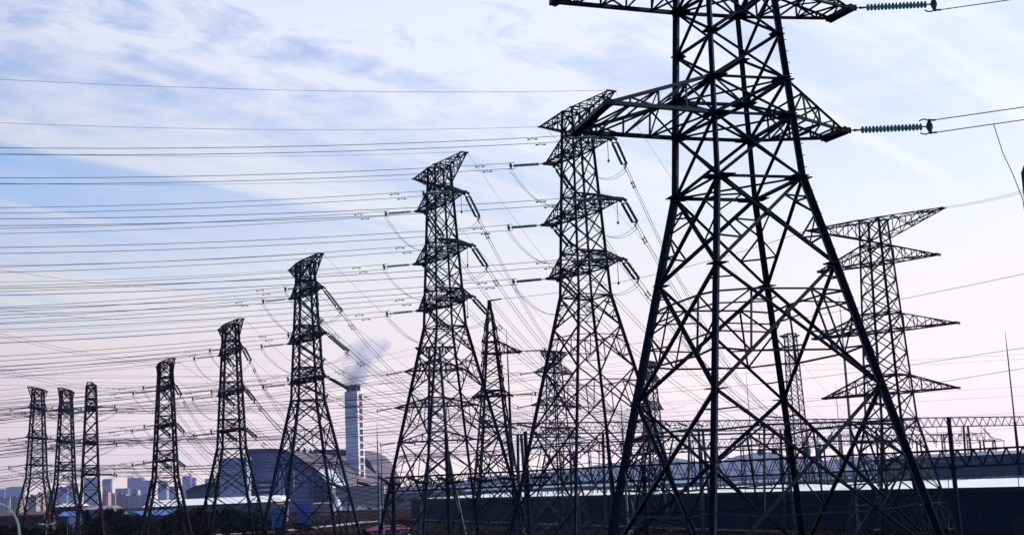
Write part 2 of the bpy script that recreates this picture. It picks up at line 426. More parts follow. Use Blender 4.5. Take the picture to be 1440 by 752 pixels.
for key, X, Y, yaw, dz in ROW:
    off = 10.0 + dz; z0, z1, z2, z3, zw = (FZ[n] + off for n in ('z0', 'z1', 'z2', 'z3', 'zw'))
    nar = 0.84 if key == 'C' else 1.0
    hf = lambda z, z0=z0, zw=zw, nar=nar: nar * (0.8335 + (1.5722 - 0.8335) * (z0 - z) / (z0 - zw))
    e = 0.517; e0 = 0.335
    fat = {'H': 1.05, 'G': 1.06, 'F': 1.1}.get(key, 1.15)
    arms = [dict(z=z, h=1.45, n={'D': 3, 'E': 3, 'C': 2, 'B': 2, 'A': 2}.get(key, 4), neg=[(-L, -e), (-L, e)], pos=[(L, -e), (L, e)]) for z, L in ((z1, FL[1]), (z2, FL[2]), (z3, FL[3]))]
    pk = dict(z=z0, h=1.9, n=2 if key in 'ABCD' else 4, neg=[(-FL[0], -e0), (-FL[0], e0)], pos=[(FL[0], -e0), (FL[0], e0)])
    body = levels([z0, z0 - 1.9, z1 + 1.45, z1, z2 + 1.45, z2, z3 + 1.45, z3, zw], 1.95)
    far = key in 'EDCBA'
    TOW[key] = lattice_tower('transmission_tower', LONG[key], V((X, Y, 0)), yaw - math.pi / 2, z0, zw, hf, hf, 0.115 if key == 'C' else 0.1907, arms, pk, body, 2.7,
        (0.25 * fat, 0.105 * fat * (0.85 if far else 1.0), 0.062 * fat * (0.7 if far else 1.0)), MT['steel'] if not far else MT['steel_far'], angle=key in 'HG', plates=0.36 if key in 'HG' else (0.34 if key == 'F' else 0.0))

# --- the huge foreground tower
T1 = dict(X=8.57, Y=48.006, yaw=0.281)
def t1():
    off = 10.0; z3 = 12.98 + off; z2 = z3 + 5.0; z1 = z2 + 5.5; ztop = z1 + 3.8; zw = 10.606 + off
    hb = lambda z: 1.946 - 0.0584 * (z - zw)       # half width along the b axis
    ha = lambda z: hb(z) * 0.86
    arms = [dict(z=z1, h=1.45, neg=[(-5.6, -1.1), (-5.6, 2.0)], pos=[(4.5, -1.0), (4.7, 0.05)], n=4),
            dict(z=z2, h=1.45, neg=[(-6.42, -2.2), (-6.45, 1.13)], pos=[(5.42, -0.1), (5.24, 1.06)], n=4),
            dict(z=z3, h=1.42, neg=[(-5.86, -2.42), (-5.80, 1.38)], pos=[(4.72, -0.04), (4.55, 1.04)], n=3)]
    pk = dict(z=ztop, h=1.8, neg=[(-6.0, -0.3), (-6.0, 0.3)], pos=[(6.0, -0.3), (6.0, 0.3)])
    body = levels([ztop, ztop - 1.8, z1 + 1.45, z1, z2 + 1.45, z2, z3 + 1.42, z3, zw], 1.9)
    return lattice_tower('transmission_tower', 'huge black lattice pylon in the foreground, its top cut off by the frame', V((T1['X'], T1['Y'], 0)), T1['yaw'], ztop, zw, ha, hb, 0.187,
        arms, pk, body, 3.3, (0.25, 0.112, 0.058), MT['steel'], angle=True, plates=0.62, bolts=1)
TOW['T1'] = t1()

# --- the four-armed tower by the substation
def tower_j():
    off = 10.0; z0, z1, z2, z3, zw = 21.75 + off, 17.83 + off, 11.83 + off, 6.42 + off, 4.1 + off
    hf = lambda z: 0.9 + (1.62 - 0.9) * (z0 - z) / (z0 - zw)
    e = 0.28
    arms = [dict(z=z, h=1.55, neg=[(-L, -e), (-L, e)], pos=[(L, -e), (L, e)], n=4) for z, L in ((z1, 5.52), (z2, 6.59), (z3, 6.08))]
    pk = dict(z=z0, h=1.7, neg=[(-6.39, -0.25), (-6.39, 0.25)], pos=[(6.39, -0.25), (6.39, 0.25)])
    body = levels([z0, z0 - 1.7, z1 + 1.55, z1, z2 + 1.55, z2, z3 + 1.55, z3, zw], 1.7)
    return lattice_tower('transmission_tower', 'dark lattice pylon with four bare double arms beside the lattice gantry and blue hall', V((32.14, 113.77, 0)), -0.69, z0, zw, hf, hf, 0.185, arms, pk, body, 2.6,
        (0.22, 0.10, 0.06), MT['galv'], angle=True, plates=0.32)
TOW['J'] = tower_j()

# --- pale towers standing in the yard behind
def tower_k(key, px, ptop, Y, az, label, L=(3.2, 5.0, 6.9, 6.5), s=1.0):
    p = at_y(px, ptop, Y); z0 = p.z; z1 = z0 - 3.9 * s; z2 = z1 - 6.0 * s; z3 = z2 - 5.7 * s; zw = z3 - 2.6 * s
    hf = lambda z: (0.85 + (1.6 - 0.85) * (z0 - z) / (z0 - zw)) * s
    arms = [dict(z=z, h=1.5 * s, neg=[(-l, -0.45), (-l, 0.45)], pos=[(l, -0.45), (l, 0.45)]) for z, l in ((z1, L[1]), (z2, L[2]), (z3, L[3]))]
    pk = dict(z=z0, h=1.9 * s, neg=[(-L[0], -0.3), (-L[0], 0.3)], pos=[(L[0], -0.3), (L[0], 0.3)])
    body = levels([z0, z0 - 1.9 * s, z1 + 1.5 * s, z1, z2 + 1.5 * s, z2, z3 + 1.5 * s, z3, zw], 2.0)
    return lattice_tower('transmission_tower', label, V((p.x, Y, 0)), az, z0, zw, hf, hf, 0.17, arms, pk, body, 3.0, (0.28, 0.12, 0.075), MT['galv'], plates=0.0, redundant=True)
TOW['K'] = tower_k('K', 611, 488, 219, 0.12, 'grey lattice pylon seen through the legs of the pylon next to the chimney')
TOW['M'] = tower_k('M', 778, 494, 240, 0.85, 'grey lattice pylon seen through the legs of the pylon beside the huge one', (3.4, 5.0, 6.2, 6.0))
TOW['N'] = tower_k('N', 912, 508, 262, 1.05, "slim grey lattice pylon seen past the huge pylon's corner leg", (3.2, 4.2, 4.6, 4.4), 0.95)
def mast():
    p = at_y(1111, 469, 275); z0 = p.z
    hf = lambda z: 0.95 + (z0 - z) * 0.022
    pk = dict(z=z0 - 0.4, h=0.5, neg=[(-2.2, -0.5), (-2.2, 0.5)], pos=[(1.9, -0.5), (1.9, 0.5)])
    lattice_tower('lattice_mast', 'slim parallel-sided grey lattice mast seen between two legs of the huge pylon', V((p.x, 275, 0)), 0.2, z0, 14.0, hf, hf, 0.1, [], pk,
        levels([z0, 14.0], 2.0), 4.5, (0.26, 0.11, 0.07), MT['galv'], group=None, cat='lattice mast', redundant=False)
mast()

# --- the small pointed tower with side arms
def tower_l():
    Y = 140.0; p = at_y(688, 423, Y); z0 = p.z; zs = at_y(690, 481, Y).z; zw = at_y(690, 600, Y).z
    hf = lambda z: 0.86 - 0.78 * (z - zs) / (z0 - zs) if z > zs else 0.86 + (1.42 - 0.86) * (zs - z) / (zs - zw)
    za1 = at_y(690, 497, Y).z; za2 = at_y(690, 557, Y).z
    arms = [dict(z=za1, h=1.25, pos=[(3.25, -0.7), (2.9, 0.7)], n=4), dict(z=za2, h=0.6, pos=[(2.0, -0.7), (2.0, 0.7)], neg=[(-2.1, -0.6), (-2.1, 0.6)], n=2)]
    body = levels([z0, zs + 1.6, zs, za1 + 1.25 if za1 + 1.25 < zs - 0.1 else za1, za1, za2 + 0.6, za2, zw], 1.4)
    body = [b for i, b in enumerate(body) if i == 0 or body[i - 1] - b > 0.05]
    r, t = lattice_tower('transmission_tower', 'small pointed blue-grey lattice pylon with short side arms and pale lower legs', V((p.x, Y, 0)), -0.12, z0, zw, hf, hf, 0.115, arms, None, body, 2.3,
        (0.24, 0.10, 0.06), MT['galv'], angle=True, plates=0.26, group=None)
    b = MB(); q = V((0, 0, z0)); b.bar(q - V((0.2, 0, 0)), q + V((1.3, -0.1, 0.15)), 0.12); b.build('peak_bracket', MT['galv'], r)
    return r, t
TOW['L'] = tower_l()

# ------------------------------------------------------------------ insulator strings and wires
def disc_mesh(n_disc, r, seg, L0, L1):
    b = MB(); st = (L1 - L0) / n_disc
    for i in range(n_disc):
        x = L0 + st * i
        b.lathe([(0.035, x), (0.045, x + st * 0.2), (r * 0.6, x + st * 0.22), (r, x + st * 0.55), (r * 0.97, x + st * 0.82), (r * 0.4, x + st * 0.74), (0.03, x + st)], seg, 'x')
    m = b.mesh('glass_discs'); m.materials.append(MT['glass']); m.polygons.foreach_set('use_smooth', [True] * len(m.polygons)); return m
def fit_mesh():
    b = MB(); b.tube([(0, 0, 0), (0.22, 0, 0)], 0.035, 6); b.lathe([(0.02, 0.16), (0.13, 0.2), (0.13, 0.24), (0.02, 0.28)], 8, 'x'); b.tube([(0.24, 0, 0), (0.62, 0, 0)], 0.028, 5)
    b.box((0.42, 0, 0), 0.12, 0.05, 0.09); b.box((0.55, 0, 0), 0.1, 0.09, 0.05)
    m = b.mesh('link_fitting'); m.materials.append(MT['cap']); return m
def yoke_mesh():
    b = MB(); b.tube([(3.02, 0, 0), (3.2, 0, 0)], 0.03, 5)
    b.prism([(3.18, -0.02, 0.05), (3.30, -0.02, 0.31), (3.38, -0.02, 0.29), (3.38, -0.02, -0.29), (3.30, -0.02, -0.31), (3.18, -0.02, -0.05)], (0, 0.04, 0))
    for s in (-1, 1): b.box((3.46, 0, 0.25 * s), 0.22, 0.05, 0.06)
    ring = [(3.12 + 0.30 * math.cos(t), 0, 0.30 * math.sin(t)) for t in [R_(a) for a in range(-130, 131, 20)]]
    b.tube(ring, 0.028, 5)
    m = b.mesh('yoke_plate'); m.materials.append(MT['cap']); return m
MT['big_glass'] = mat('pale_teal_glass', (0.06, 0.30, 0.28), 0.12, 0.0, 0.3, 8, spec=0.6)
MT['big_glass'].node_tree.nodes['Principled BSDF'].inputs['Transmission Weight'].default_value = 0.55
DISC_BIG = disc_mesh(17, 0.14, 16, 0.62, 3.02); DISC_BIG.materials[0] = MT['big_glass']
DISC_NEAR = disc_mesh(17, 0.14, 14, 0.62, 3.02); DISC_DARK = disc_mesh(16, 0.15, 7, 0.62, 3.02); DISC_DARK.materials[0] = MT['cap']; DISC_PAIR = disc_mesh(16, 0.105, 8, 0.62, 3.02); DISC_FAR = disc_mesh(16, 0.13, 8, 0.62, 3.02)
FIT, YOKE = fit_mesh(), yoke_mesh()
GSTR = 'insulator strings at the gantry beams'
_b = MB(); _b.box((0, 0, 0), 0.08, 0.4, 0.06); SPREAD = _b.mesh('spreader_bar'); SPREAD.materials.append(MT['cap'])
def frame_of(d):
    d = V(d).normalized(); y = V((0, 0, 1)).cross(d).normalized(); z = d.cross(y)
    return Matrix((d, y, z)).transposed()
def string(P, d, label, group='insulator strings of the lattice towers', double=False, near=False, s=1.0):
    o = bpy.data.objects.new('insulator_string', None); COL.objects.link(o)
    o.matrix_world = Matrix.Translation(P) @ frame_of(d).to_4x4() @ Matrix.Scale(s, 4)
    tag(o, label, 'insulator', group)
    for y in ((-0.17, 0.17) if double else (0.0,)):
        link('glass_discs', DISC_DARK if group == GSTR else (DISC_BIG if near == 2 else DISC_PAIR if double else DISC_NEAR if near else DISC_FAR), o, (0, y, 0))
        link('link_fitting', FIT, o, (0, y, 0))
    if double:
        link('spreader_bar', SPREAD, o, (0.60, 0, 0)); link('spreader_bar', SPREAD, o, (3.06, 0, 0))
    link('yoke_plate', YOKE, o)
    return P + V(d).normalized() * 3.5 * s
DAMP = None
def damper_mesh():
    b = MB(); b.tube([(-0.28, 0, -0.12), (0.28, 0, -0.12)], 0.018, 5); b.bar((0, 0, 0), (0, 0, -0.12), 0.04)
    for s in (-1, 1): b.lathe([(0.05, -0.1), (0.055, 0.1)], 6, 'x', (0.28 * s, 0, -0.13))
    m = b.mesh('vibration_damper'); m.materials.append(MT['cap']); return m
DAMP = damper_mesh()
def curve(P, Q, sag, n=18):
    return [P.lerp(Q, t) - V((0, 0, 4 * sag * t * (1 - t))) for t in [i / n for i in range(n + 1)]]
def bundle(pts, label, r=0.025, dampers=True, gap=0.5, group='twin conductor bundles'):
    P = V(pts[0]); o = empty('conductor_bundle', P, label, 'power line', group)
    rel = [V(p) - P for p in pts]
    for s in (-1, 1):
        b = MB(); b.tube([p + V((0, 0, s * gap / 2)) for p in rel], r, 5); b.build('conductor', MT['wire'], o)
        if dampers:
            d = (rel[1] - rel[0]).normalized()
            q = d * (2.4 + 0.35 * s) + V((0, 0, s * gap / 2))
            link('vibration_damper', DAMP, o, mtx=Matrix.Translation(q) @ frame_of(d).to_4x4() @ Matrix.Scale(1.15, 4))
    return o
def single(name, pts, label, r=0.015, cat='wire', group=None, m='wire'):
    P = V(pts[0]); b = MB(); b.tube([V(p) - P for p in pts], r, 5)
    return tag(b.build(name, MT[m], loc=P), label, cat, group)

# gantry beams (positions first, since the wires end on them)
G2H = 17.6
G2A, G2B = at_h(716, 603, G2H), at_h(1402, 592, G2H)
G2D = (G2B - G2A).normalized()
def on_g2(px):
    d = ray(px, 600); n = V((-G2D.y, G2D.x, 0)); t = (G2A - CAM).dot(n) / d.dot(n); p = CAM + d * t; return V((p.x, p.y, G2H))
G1A, G1B = at_h(546, 681, 10.55), at_y(1341, 649, 101)
G1B.z = 10.55
G1D = (G1B - G1A).normalized()
def on_g1(px):
    d = ray(px, 660); n = V((-G1D.y, G1D.x, 0)); t = (G1A - CAM).dot(n) / d.dot(n); p = CAM + d * t; return V((p.x, p.y, 10.55))
LVL = {1: 'top', 2: 'middle', 3: 'bottom'}; SIDE = {1: 'near', -1: 'far'}
DEST = dict(H=(on_g2(1185), G2D), G=(on_g2(955), G2D), F=(on_g2(742), G2D), E=(on_g1(660), G1D), D=(on_g1(585), G1D))
KT = {'B': 'K', 'C': 'M', 'A': 'N'}
for key, X, Y, yaw, dz in ROW:
    root, tips = TOW[key]; ph = PHRASE[key]
    pl = yaw - (0.4944 - 0.3054); dl = V((-math.cos(pl), -math.sin(pl), 0))
    rw = 0.024 if key in 'HG' else (0.028 if key in 'FED' else 0.033)
    idx = 0
    for lv in (1, 2, 3):
        for sd in (1, -1):
            t = tips[(lv, sd)]        # (b<0 corner, b>0 corner)
            where = f'{LVL[lv]} {SIDE[sd]} arm'
            d0 = dl + V((0, 0, -0.094))
            dbl = key in 'AB'
            a = string(t[0], d0, f'glass insulator string along line at {where}, {ph}', double=dbl, near=key in 'HG')
            n = 22; T = 112.0
            bundle([a + dl * (T * q / n) + V((0, 0, -0.094 * (T * q / n) + 0.0008 * (T * q / n) ** 2)) for q in range(n + 1)],
                f'twin wires strung skyline-ward from {where}, {ph}', rw)
            if key in DEST:
                q, gd = DEST[key]; q = q + gd * (idx - 2.5) * 3.2
                dist = (q - t[1]).length; sag = dist * 0.062
                d = (q - t[1]).normalized() - V((0, 0, 4 * sag / dist))
                b_ = string(t[1], d, f'double glass insulator string towards yard at {where}, {ph}', double=True, near=key in 'HG', s=1.25)
                e_ = q + (b_ - q).normalized() * 3.5
                bundle(curve(b_, e_, sag), f'twin wires dropping to the yard from {where}, {ph}', rw)
                string(q, (b_ - q) - V((0, 0, (b_ - q).length * 0.07)), 'dark insulator string tied to the lattice gantry beam', GSTR)
            else:
                kt = TOW[KT[key]][1]; tgt = kt[(lv, -1 if sd < 0 else 1)][0]
                q = tgt + (t[1] - tgt).normalized() * 3.5
                d = (q - t[1]).normalized() - V((0, 0, 0.09))
                b_ = string(t[1], d, f'dark insulator string towards yard at {where}, {ph}', double=True)
                dist = (q - b_).length
                bundle(curve(b_, q, dist * 0.02), f'twin wires crossing to yard tower from {where}, {ph}', rw)
                string(tgt, (b_ - tgt) - V((0, 0, (b_ - tgt).length * 0.06)), f'dark insulator string facing the skyline at {where}, {PHRASE[KT[key]]}')
            idx += 1
            # slack jumper under the arm
            z_mid = min(a.z, b_.z) - (1.5 if sd < 0 else 1.2)
            mid = (a + b_) / 2; mid.z = z_mid; mid += (root.location - V((t[0].x, t[0].y, 0))).normalized() * (-0.0 if sd > 0 else 0.2)
            o = empty('jumper_cable', a, f'slack jumper pair looping under {where}, {ph}', 'jumper wire', 'jumper loops of the towers')
            for s in (-1, 1):
                pts = []
                for q in range(13):
                    t_ = q / 12; pts.append((a * (1 - t_) ** 2 + (mid * 2 - (a + b_) / 2) * 2 * t_ * (1 - t_) + b_ * t_ ** 2) - a + V((0, 0, 0.2 * s * abs(1 - 2 * t_) - 0.12)))
                mb = MB(); mb.tube(pts, rw * 0.8, 5); mb.build('conductor', MT['wire'], o)
            if sd > 0 and key in 'HGFED':
                c = (t[0] + t[1]) / 2; rod = MB(); rod.tube([(0, 0, 0), (0, 0, -2.05)], 0.03, 5); rod.lathe([(0.05, -2.2), (0.12, -2.05), (0.05, -1.95)], 8)
                tag(rod.build('jumper_support_rod', MT['cap'], loc=c), f'thin hanging rod with weight below {where}, {ph}', 'hanging rod', 'jumper support rods')
    for sd in (1, -1):
        t = tips[(0, sd)]; n = 20; T = 112.0
        single('earth_wire', [t[0] + dl * (T * q / n) + V((0, 0, -0.07 * (T * q / n) + 0.0008 * (T * q / n) ** 2)) for q in range(n + 1)],
            f'thin earth wire strung skyline-ward from {SIDE[sd]} peak arm, {ph}', 0.014 if key in 'HG' else 0.018, group='earth wires')
        q = (DEST[key][0] if key in DEST else TOW[KT[key]][1][(0, sd)][0])
        q = q + (V((sd * 2.0, 0, 0)) if key in DEST else V((0, 0, 0)))
        single('earth_wire', curve(t[1], q, 2.0), f'thin earth wire dropping yard-ward from {SIDE[sd]} peak arm, {ph}', 0.013 if key in 'HG' else 0.017, group='earth wires')

# yard-side strings and wires of two pale towers, ending on the gantry
for key, px in (('K', 800), ('M', 905)):
    root, tips = TOW[key]; idx = 0
    for lv in (1, 2, 3):
        for sd in (1, -1):
            t = tips[(lv, sd)][1]; q = on_g2(px) + G2D * (idx * 3.4); idx += 1
            where = f'{LVL[lv]} {"yard-side" if sd > 0 else "hall-side"} arm'
            b_ = string(t, (q - t).normalized() - V((0, 0, 0.1)), f'double insulator string towards gantry at {where}, {PHRASE[key]}', double=True)
            bundle(curve(b_, q, 1.2, 10), f'twin wires to gantry from {where}, {PHRASE[key]}', 0.03, dampers=False)

# strings and wires of the huge tower, towards the frame's edge
def t1_lines():
    root, tips = TOW['T1']; az = T1['yaw']; A = V((math.cos(az), math.sin(az), 0)); B = V((-math.sin(az), math.cos(az), 0))
    for lv, nm in ((1, 'top'), (2, 'upper'), (3, 'lower')):
        t = tips[(lv, 1)][0]
        d = (A * 2.39 - B * 0.69).normalized() + V((0, 0, 0.006))
        a = string(t, d, f'large green glass insulator string at the {nm} short arm of the huge pylon', near=2)
        bundle([a + d * (60 * q / 14) + V((0, 0, 0.095 * (60 * q / 14))) for q in range(15)], f'thick twin wires leaving the {nm} short arm of the huge pylon', 0.020, dampers=False)
        if lv == 3:
            p = a + d * 2.3 + V((0, 0, 0.095 * 2.3 - 0.26)); q = at_y(1437, 262, p.y - 0.5)
            single('dropper_wire', [p, p.lerp(q, 0.35) + V((-0.06, 0, -0.25)), p.lerp(q, 0.7) + V((-0.05, 0, -0.25)), q - V((0.02, 0, 0.5)), q - V((-0.02, 0, 1.35))], 'single dropper wire curving down from the lower twin wires to a dark canister', 0.017)
            b = MB(); b.lathe([(0.03, -0.75), (0.15, -0.7), (0.15, 0.55), (0.11, 0.62), (0.03, 0.8)], 12); b.tube([(0, 0, 0.75), (0.5, 0, 3.4)], 0.02, 5)
            tag(b.build('surge_arrester', MT['cap'], loc=q + V((0.18, 0, 0))), 'dark canister hanging on the dropper wire at the picture edge', 'surge arrester')
t1_lines()

# other single lines across the yard
JT = TOW['J'][1]; LT = TOW['L'][1]
lp = TOW['L'][0].location + V((1.3, -0.1, at_y(688, 423, 140).z + 0.15))
single('earth_wire', curve(lp, JT[(0, -1)][0], 1.0), 'thin wire from the pointed pylon peak to the four-armed pylon', 0.022, group='earth wires')
for q, pt in enumerate(((1500, 249), (1500, 252.5))):
    single('earth_wire', curve(JT[(0, 1)][q], at_y(*pt, 84), 0.25), f"thin wire leaving the four-armed pylon's tip, {'upper' if q == 0 else 'lower'} of a close pair", 0.013, group='earth wires')
for (xa, ya, Ya), (xb, yb, Yb), lab in (((806, 492, 236), (1500, 372, 120), 'long thin wire rising past the four-armed pylon, uppermost of three'), ((836, 556, 236), (1500, 479, 125), 'long thin wire rising past the four-armed pylon, middle of three'),
        ((836, 592, 236), (1500, 507, 125), 'long thin wire rising past the four-armed pylon, lowest of three')):
    single('overhead_wire', curve(at_y(xa, ya, Ya), at_y(xb, yb, Yb), 1.0), lab, 0.026, group='long wires past the four-armed pylon')
for i, y in enumerate((512, 516, 521, 566, 570, 575, 582, 606, 611, 616, 624)):
    r2 = random.Random(i); Y = 330 + 6 * i
    single('overhead_wire', curve(at_y(-60, y + 14 + r2.uniform(-6, 6), Y), at_y(1500 if i % 3 else 1000, y - 24 + r2.uniform(-8, 4), Y + 60), 3.0, 24), 'faint distant wire stretched level behind all the pylons', 0.032, group='faint distant wires')
for i, (a, b) in enumerate((((-40, 458), (300, 516)), ((-40, 462), (300, 520)), ((-40, 508), (240, 548)), ((-40, 513), (240, 552)), ((-40, 372), (330, 405)), ((-40, 430), (330, 445)))):
    single('overhead_wire', curve(at_y(*a, 150), at_y(*b, 260), 1.2), 'thin slanting wire crossing the level bundles over the three small pylons', 0.02, group='slanting wires over the small pylons')
# side strings of the pointed pylon
t = LT[(1, 1)]
for i, (p, tx) in enumerate(((t[0], 'outer corner of its long arm'), (LT[(2, 1)][0], 'short lower arm'))):
    a = string(p, V((1, -0.25, -0.02)), f'dark insulator string off the pointed pylon, {tx}', s=0.8)
    q = at_y(905 + 60 * i, 520 + 50 * i, 230)
    single('overhead_wire', curve(a, q, 1.5), f'thin wire running into the yard from the pointed pylon, {tx}', 0.022)
    b = MB(); hgt = at_y(726, 556, 140).z
    pts = [a - V((0.6, 0, 0)), V((a.x - 0.35, a.y, a.z - 4.2)), V((a.x + 0.2, a.y, a.z - 8.5))]
    single('dropper_wire', pts, f'thin dropper wire hanging from the pointed pylon, {tx}', 0.018)

# ------------------------------------------------------------------ substation: gantries, masts, gear
def beam(name, label, P, Q, depth, width, m, bay, posts, post_r, group, ridge=False):
    root = empty(name, V((P.x, P.y, 0)), label, 'gantry', group)
    o = V((P.x, P.y, 0)); d = (Q - P); L = d.length; d.normalize(); n = V((-d.y, d.x, 0)); b = MB(); zt = V((0, 0, depth / 2)); w = n * width / 2
    A = P - o
    for z, s in ((zt, 1), (zt, -1), (-zt, 1), (-zt, -1)):
        b.bar(A + w * s + z, A + d * L + w * s + z, 0.11)
    k = max(2, int(L / bay)); st = L / k
    for i in range(k):
        x0, x1, xm = A + d * st * i, A + d * st * (i + 1), A + d * st * (i + 0.5)
        for s in (1, -1):
            b.bar(x0 + w * s - zt, xm + w * s + zt, 0.06); b.bar(xm + w * s + zt, x1 + w * s - zt, 0.06)
        b.bar(x0 + w - zt, x1 - w - zt, 0.06); b.bar(x0 + w + zt, x0 - w + zt, 0.06); b.bar(x0 + w - zt, x0 - w - zt, 0.06); b.bar(x0 + w + zt, x1 - w + zt, 0.06)
    b.build('lattice_beam', m, root)
    for x, top in posts:
        c = A + d * x
        if top is None:                      # A-frame
            for s in (-1, 1):
                pb = MB(); pb.tube([c + w * 0.6 * s - zt, V((c.x, c.y, 0)) + n * s * (post_r * 6)], post_r, 8); pb.build('gantry_leg', m, root)
        else:
            pb = MB(); pb.tube([V((c.x, c.y, 0)), V((c.x, c.y, top))], [post_r * 1.25, post_r], 10); pb.lathe([(post_r * 1.9, P.z - depth / 2 - 0.2), (post_r * 1.9, P.z - depth / 2)], 10, 'z', (c.x, c.y, 0)); pb.build('gantry_leg', m, root)
    return root
L2 = (on_g2(1402) - G2A).length
beam('gantry', 'far lattice gantry beam on slim A-frame legs behind the pylons', G2A, G2A + G2D * (L2 + 30), 1.55, 1.5, MT['galv'], 2.1,
     [((on_g2(x) - G2A).length, None) for x in (730, 850, 985, 1100, 1235, 1358)] + [(L2 + 24, None)], 0.2, 'lattice gantries')
G3A, G3B = on_g2(760) + V((4, 42, -1.6)), on_g2(1470) + V((4, 42, -1.6))
G3D = (G3B - G3A).normalized()
beam('gantry', 'hindmost lattice gantry beam, slightly lower, half hidden behind the far one', G3A, G3B, 1.5, 1.5, MT['galv'], 2.3, [((G3B - G3A).length * f, None) for f in (0.02, 0.28, 0.55, 0.8, 0.98)], 0.2, 'lattice gantries')
G1L = (on_g1(1341) - G1A).length
beam('gantry', 'near lattice gantry beam running level across the front of the long dark shed', G1A, G1A + G1D * (G1L + 22), 1.25, 1.0, MT['steel'], 1.15,
     [((on_g1(x) - G1A).length, top) for x, top in ((552, 11.2), (629, 14.8), (741, 14.6), (905, 11.2), (1118, 11.2), (1341, 13.7))] + [(G1L + 18, 11.2)], 0.17, 'lattice gantries')

def mast_pole(px, ytop, Y, r, label, split=0.62, m='grey_paint', cat='lightning rod', lean=0):
    p = at_y(px, ytop, Y); h = p.z; b = MB()
    root = empty('lightning_rod', V((p.x, Y, 0)), label, cat, 'lightning rods and poles of the yard')
    b.tube([(0, 0, 0), (0, 0, h * split)], [r * 1.25, r * 0.85], 10); b.lathe([(r * 1.3, h * split - 0.06), (r * 1.3, h * split + 0.06)], 10); b.build('pole', MT[m], root)
    c = MB(); c.tube([(0, 0, h * split), (0, 0, h * 0.86), (0, 0, h)], [r * 0.55, r * 0.4, r * 0.12], 8); c.build('rod', MT[m], root)
    return root
mast_pole(530, 596, 150, 0.17, 'dark tapered pole beside the smoking chimney, taller of two')
mast_pole(535.5, 622, 165, 0.15, 'pale thin pole beside the smoking chimney, shorter of two', 0.7)
mast_pole(712, 462, 142, 0.16, 'dark pole rising close beside the small pointed pylon', 0.72, 'steel')
mast_pole(1413.5, 466, 262, 0.3, 'tall dark lightning rod standing over the blue hall', 0.5, 'steel')
mast_pole(1180, 416, 205, 0.22, 'tall blue-grey rod beside the corner leg of the huge pylon', 0.74)
mast_pole(1049, 520, 240, 0.14, 'thin rod seen between the middle legs of the huge pylon', 0.6)
mast_pole(1174.5, 536, 300, 0.16, 'faint thin rod just before the four-armed pylon', 0.6)
mast_pole(872, 546, 190, 0.17, 'slim pole behind the legs of the pylon next to the huge one', 0.75)
mast_pole(980.5, 571, 255, 0.15, 'slim pole beside the thick leg of the huge pylon', 0.7)

MT['porcelain'] = mat('brown_porcelain', (0.05, 0.03, 0.03), 0.35)
MT['trap'] = mat('teal_drum', (0.03, 0.10, 0.14), 0.5)
def trap(px, y, Y, label):
    p = at_y(px, y, Y); root = empty('line_trap', p, label, 'line trap', 'hanging drums in the yard')
    b = MB(); b.lathe([(0.15, -0.5), (0.5, -0.47), (0.5, 0.47), (0.15, 0.5)], 14); b.build('drum', MT['trap'], root)
    c = MB()
    for k in range(3): a = 2.09 * k; c.bar((0.42 * math.cos(a), 0.42 * math.sin(a), 0.45), (0, 0, 1.9), 0.05)
    c.lathe([(0.05, 1.9), (0.13, 2.0), (0.13, 2.9), (0.05, 3.0)], 8); c.bar((0, 0, 3.0), (0, 0, max(3.4, G2H - p.z - 0.8)), 0.05); c.build('hanger', MT['cap'], root)
for px, y, lab in ((1069.5, 635, 'first of two close teal drums hung in the yard'), (1089, 634, 'second of two close teal drums hung in the yard'), (1136, 634, 'third teal drum, hung beside the lattice mast'), (1151, 633, 'last teal drum, hung beside the lattice mast')):
    trap(px, y, on_g2(px).y + 1.0, lab)

def shed_back(px): return 3.05 * 1838.8 / ((701 - (px - 578) * 0.0203) - (681.9 - (px - 720) * 0.0437)) + 46
def gear(px, Y, kind, label):
    Y = max(Y, shed_back(px))
    x = ground_x(px, Y); root = empty('switchgear', V((x, Y, 0)), label, 'switchgear', 'switchgear in the yard')
    b = MB()
    for s in (-1.6, 0, 1.6):
        b.bar((s, 0, 0), (s, 0, 5.2), 0.28)
    b.bar((-2.2, 0, 5.2), (2.2, 0, 5.2), 0.3); b.bar((-1.6, 0, 2.6), (1.6, 0, 2.6), 0.1); b.build('support_frame', MT['galv'], root)
    for s in (-1.6, 0, 1.6):
        c = MB(); z = 5.35
        while z < 8.4: c.lathe([(0.14, z), (0.28, z + 0.08), (0.13, z + 0.18)], 8, 'z', (s, 0, 0)); z += 0.2
        if kind: c.bar((s, 0, 8.4), (s + 0.9, 0.3, 10.2), 0.1)
        c.bar((s - 0.5, 0, 8.45), (s + 0.5, 0, 8.45), 0.12); c.build('bushing', MT['porcelain'], root)
gears = [(770, 236, 0), (806, 242, 1), (862, 250, 0), (930, 262, 1), (1000, 268, 0), (1030, 274, 1), (1075, 280, 1), (1120, 284, 0), (1160, 288, 1), (1200, 292, 0), (1250, 296, 1), (1290, 300, 0)]
for i, (px, Y, k) in enumerate(gears): gear(px, Y, k, 'open-blade switch on bushings over the shed roof' if k else 'row of three bushings on a steel frame over the shed roof')
r5 = random.Random(11)
for i in range(16):
    px = 850 + 29 * i + r5.uniform(-8, 8); Y = 320 + 3 * i + r5.uniform(-8, 20)
    gear(px, Y, i % 2, 'open-blade switch on bushings over the shed roof' if i % 2 else 'row of three bushings on a steel frame over the shed roof')
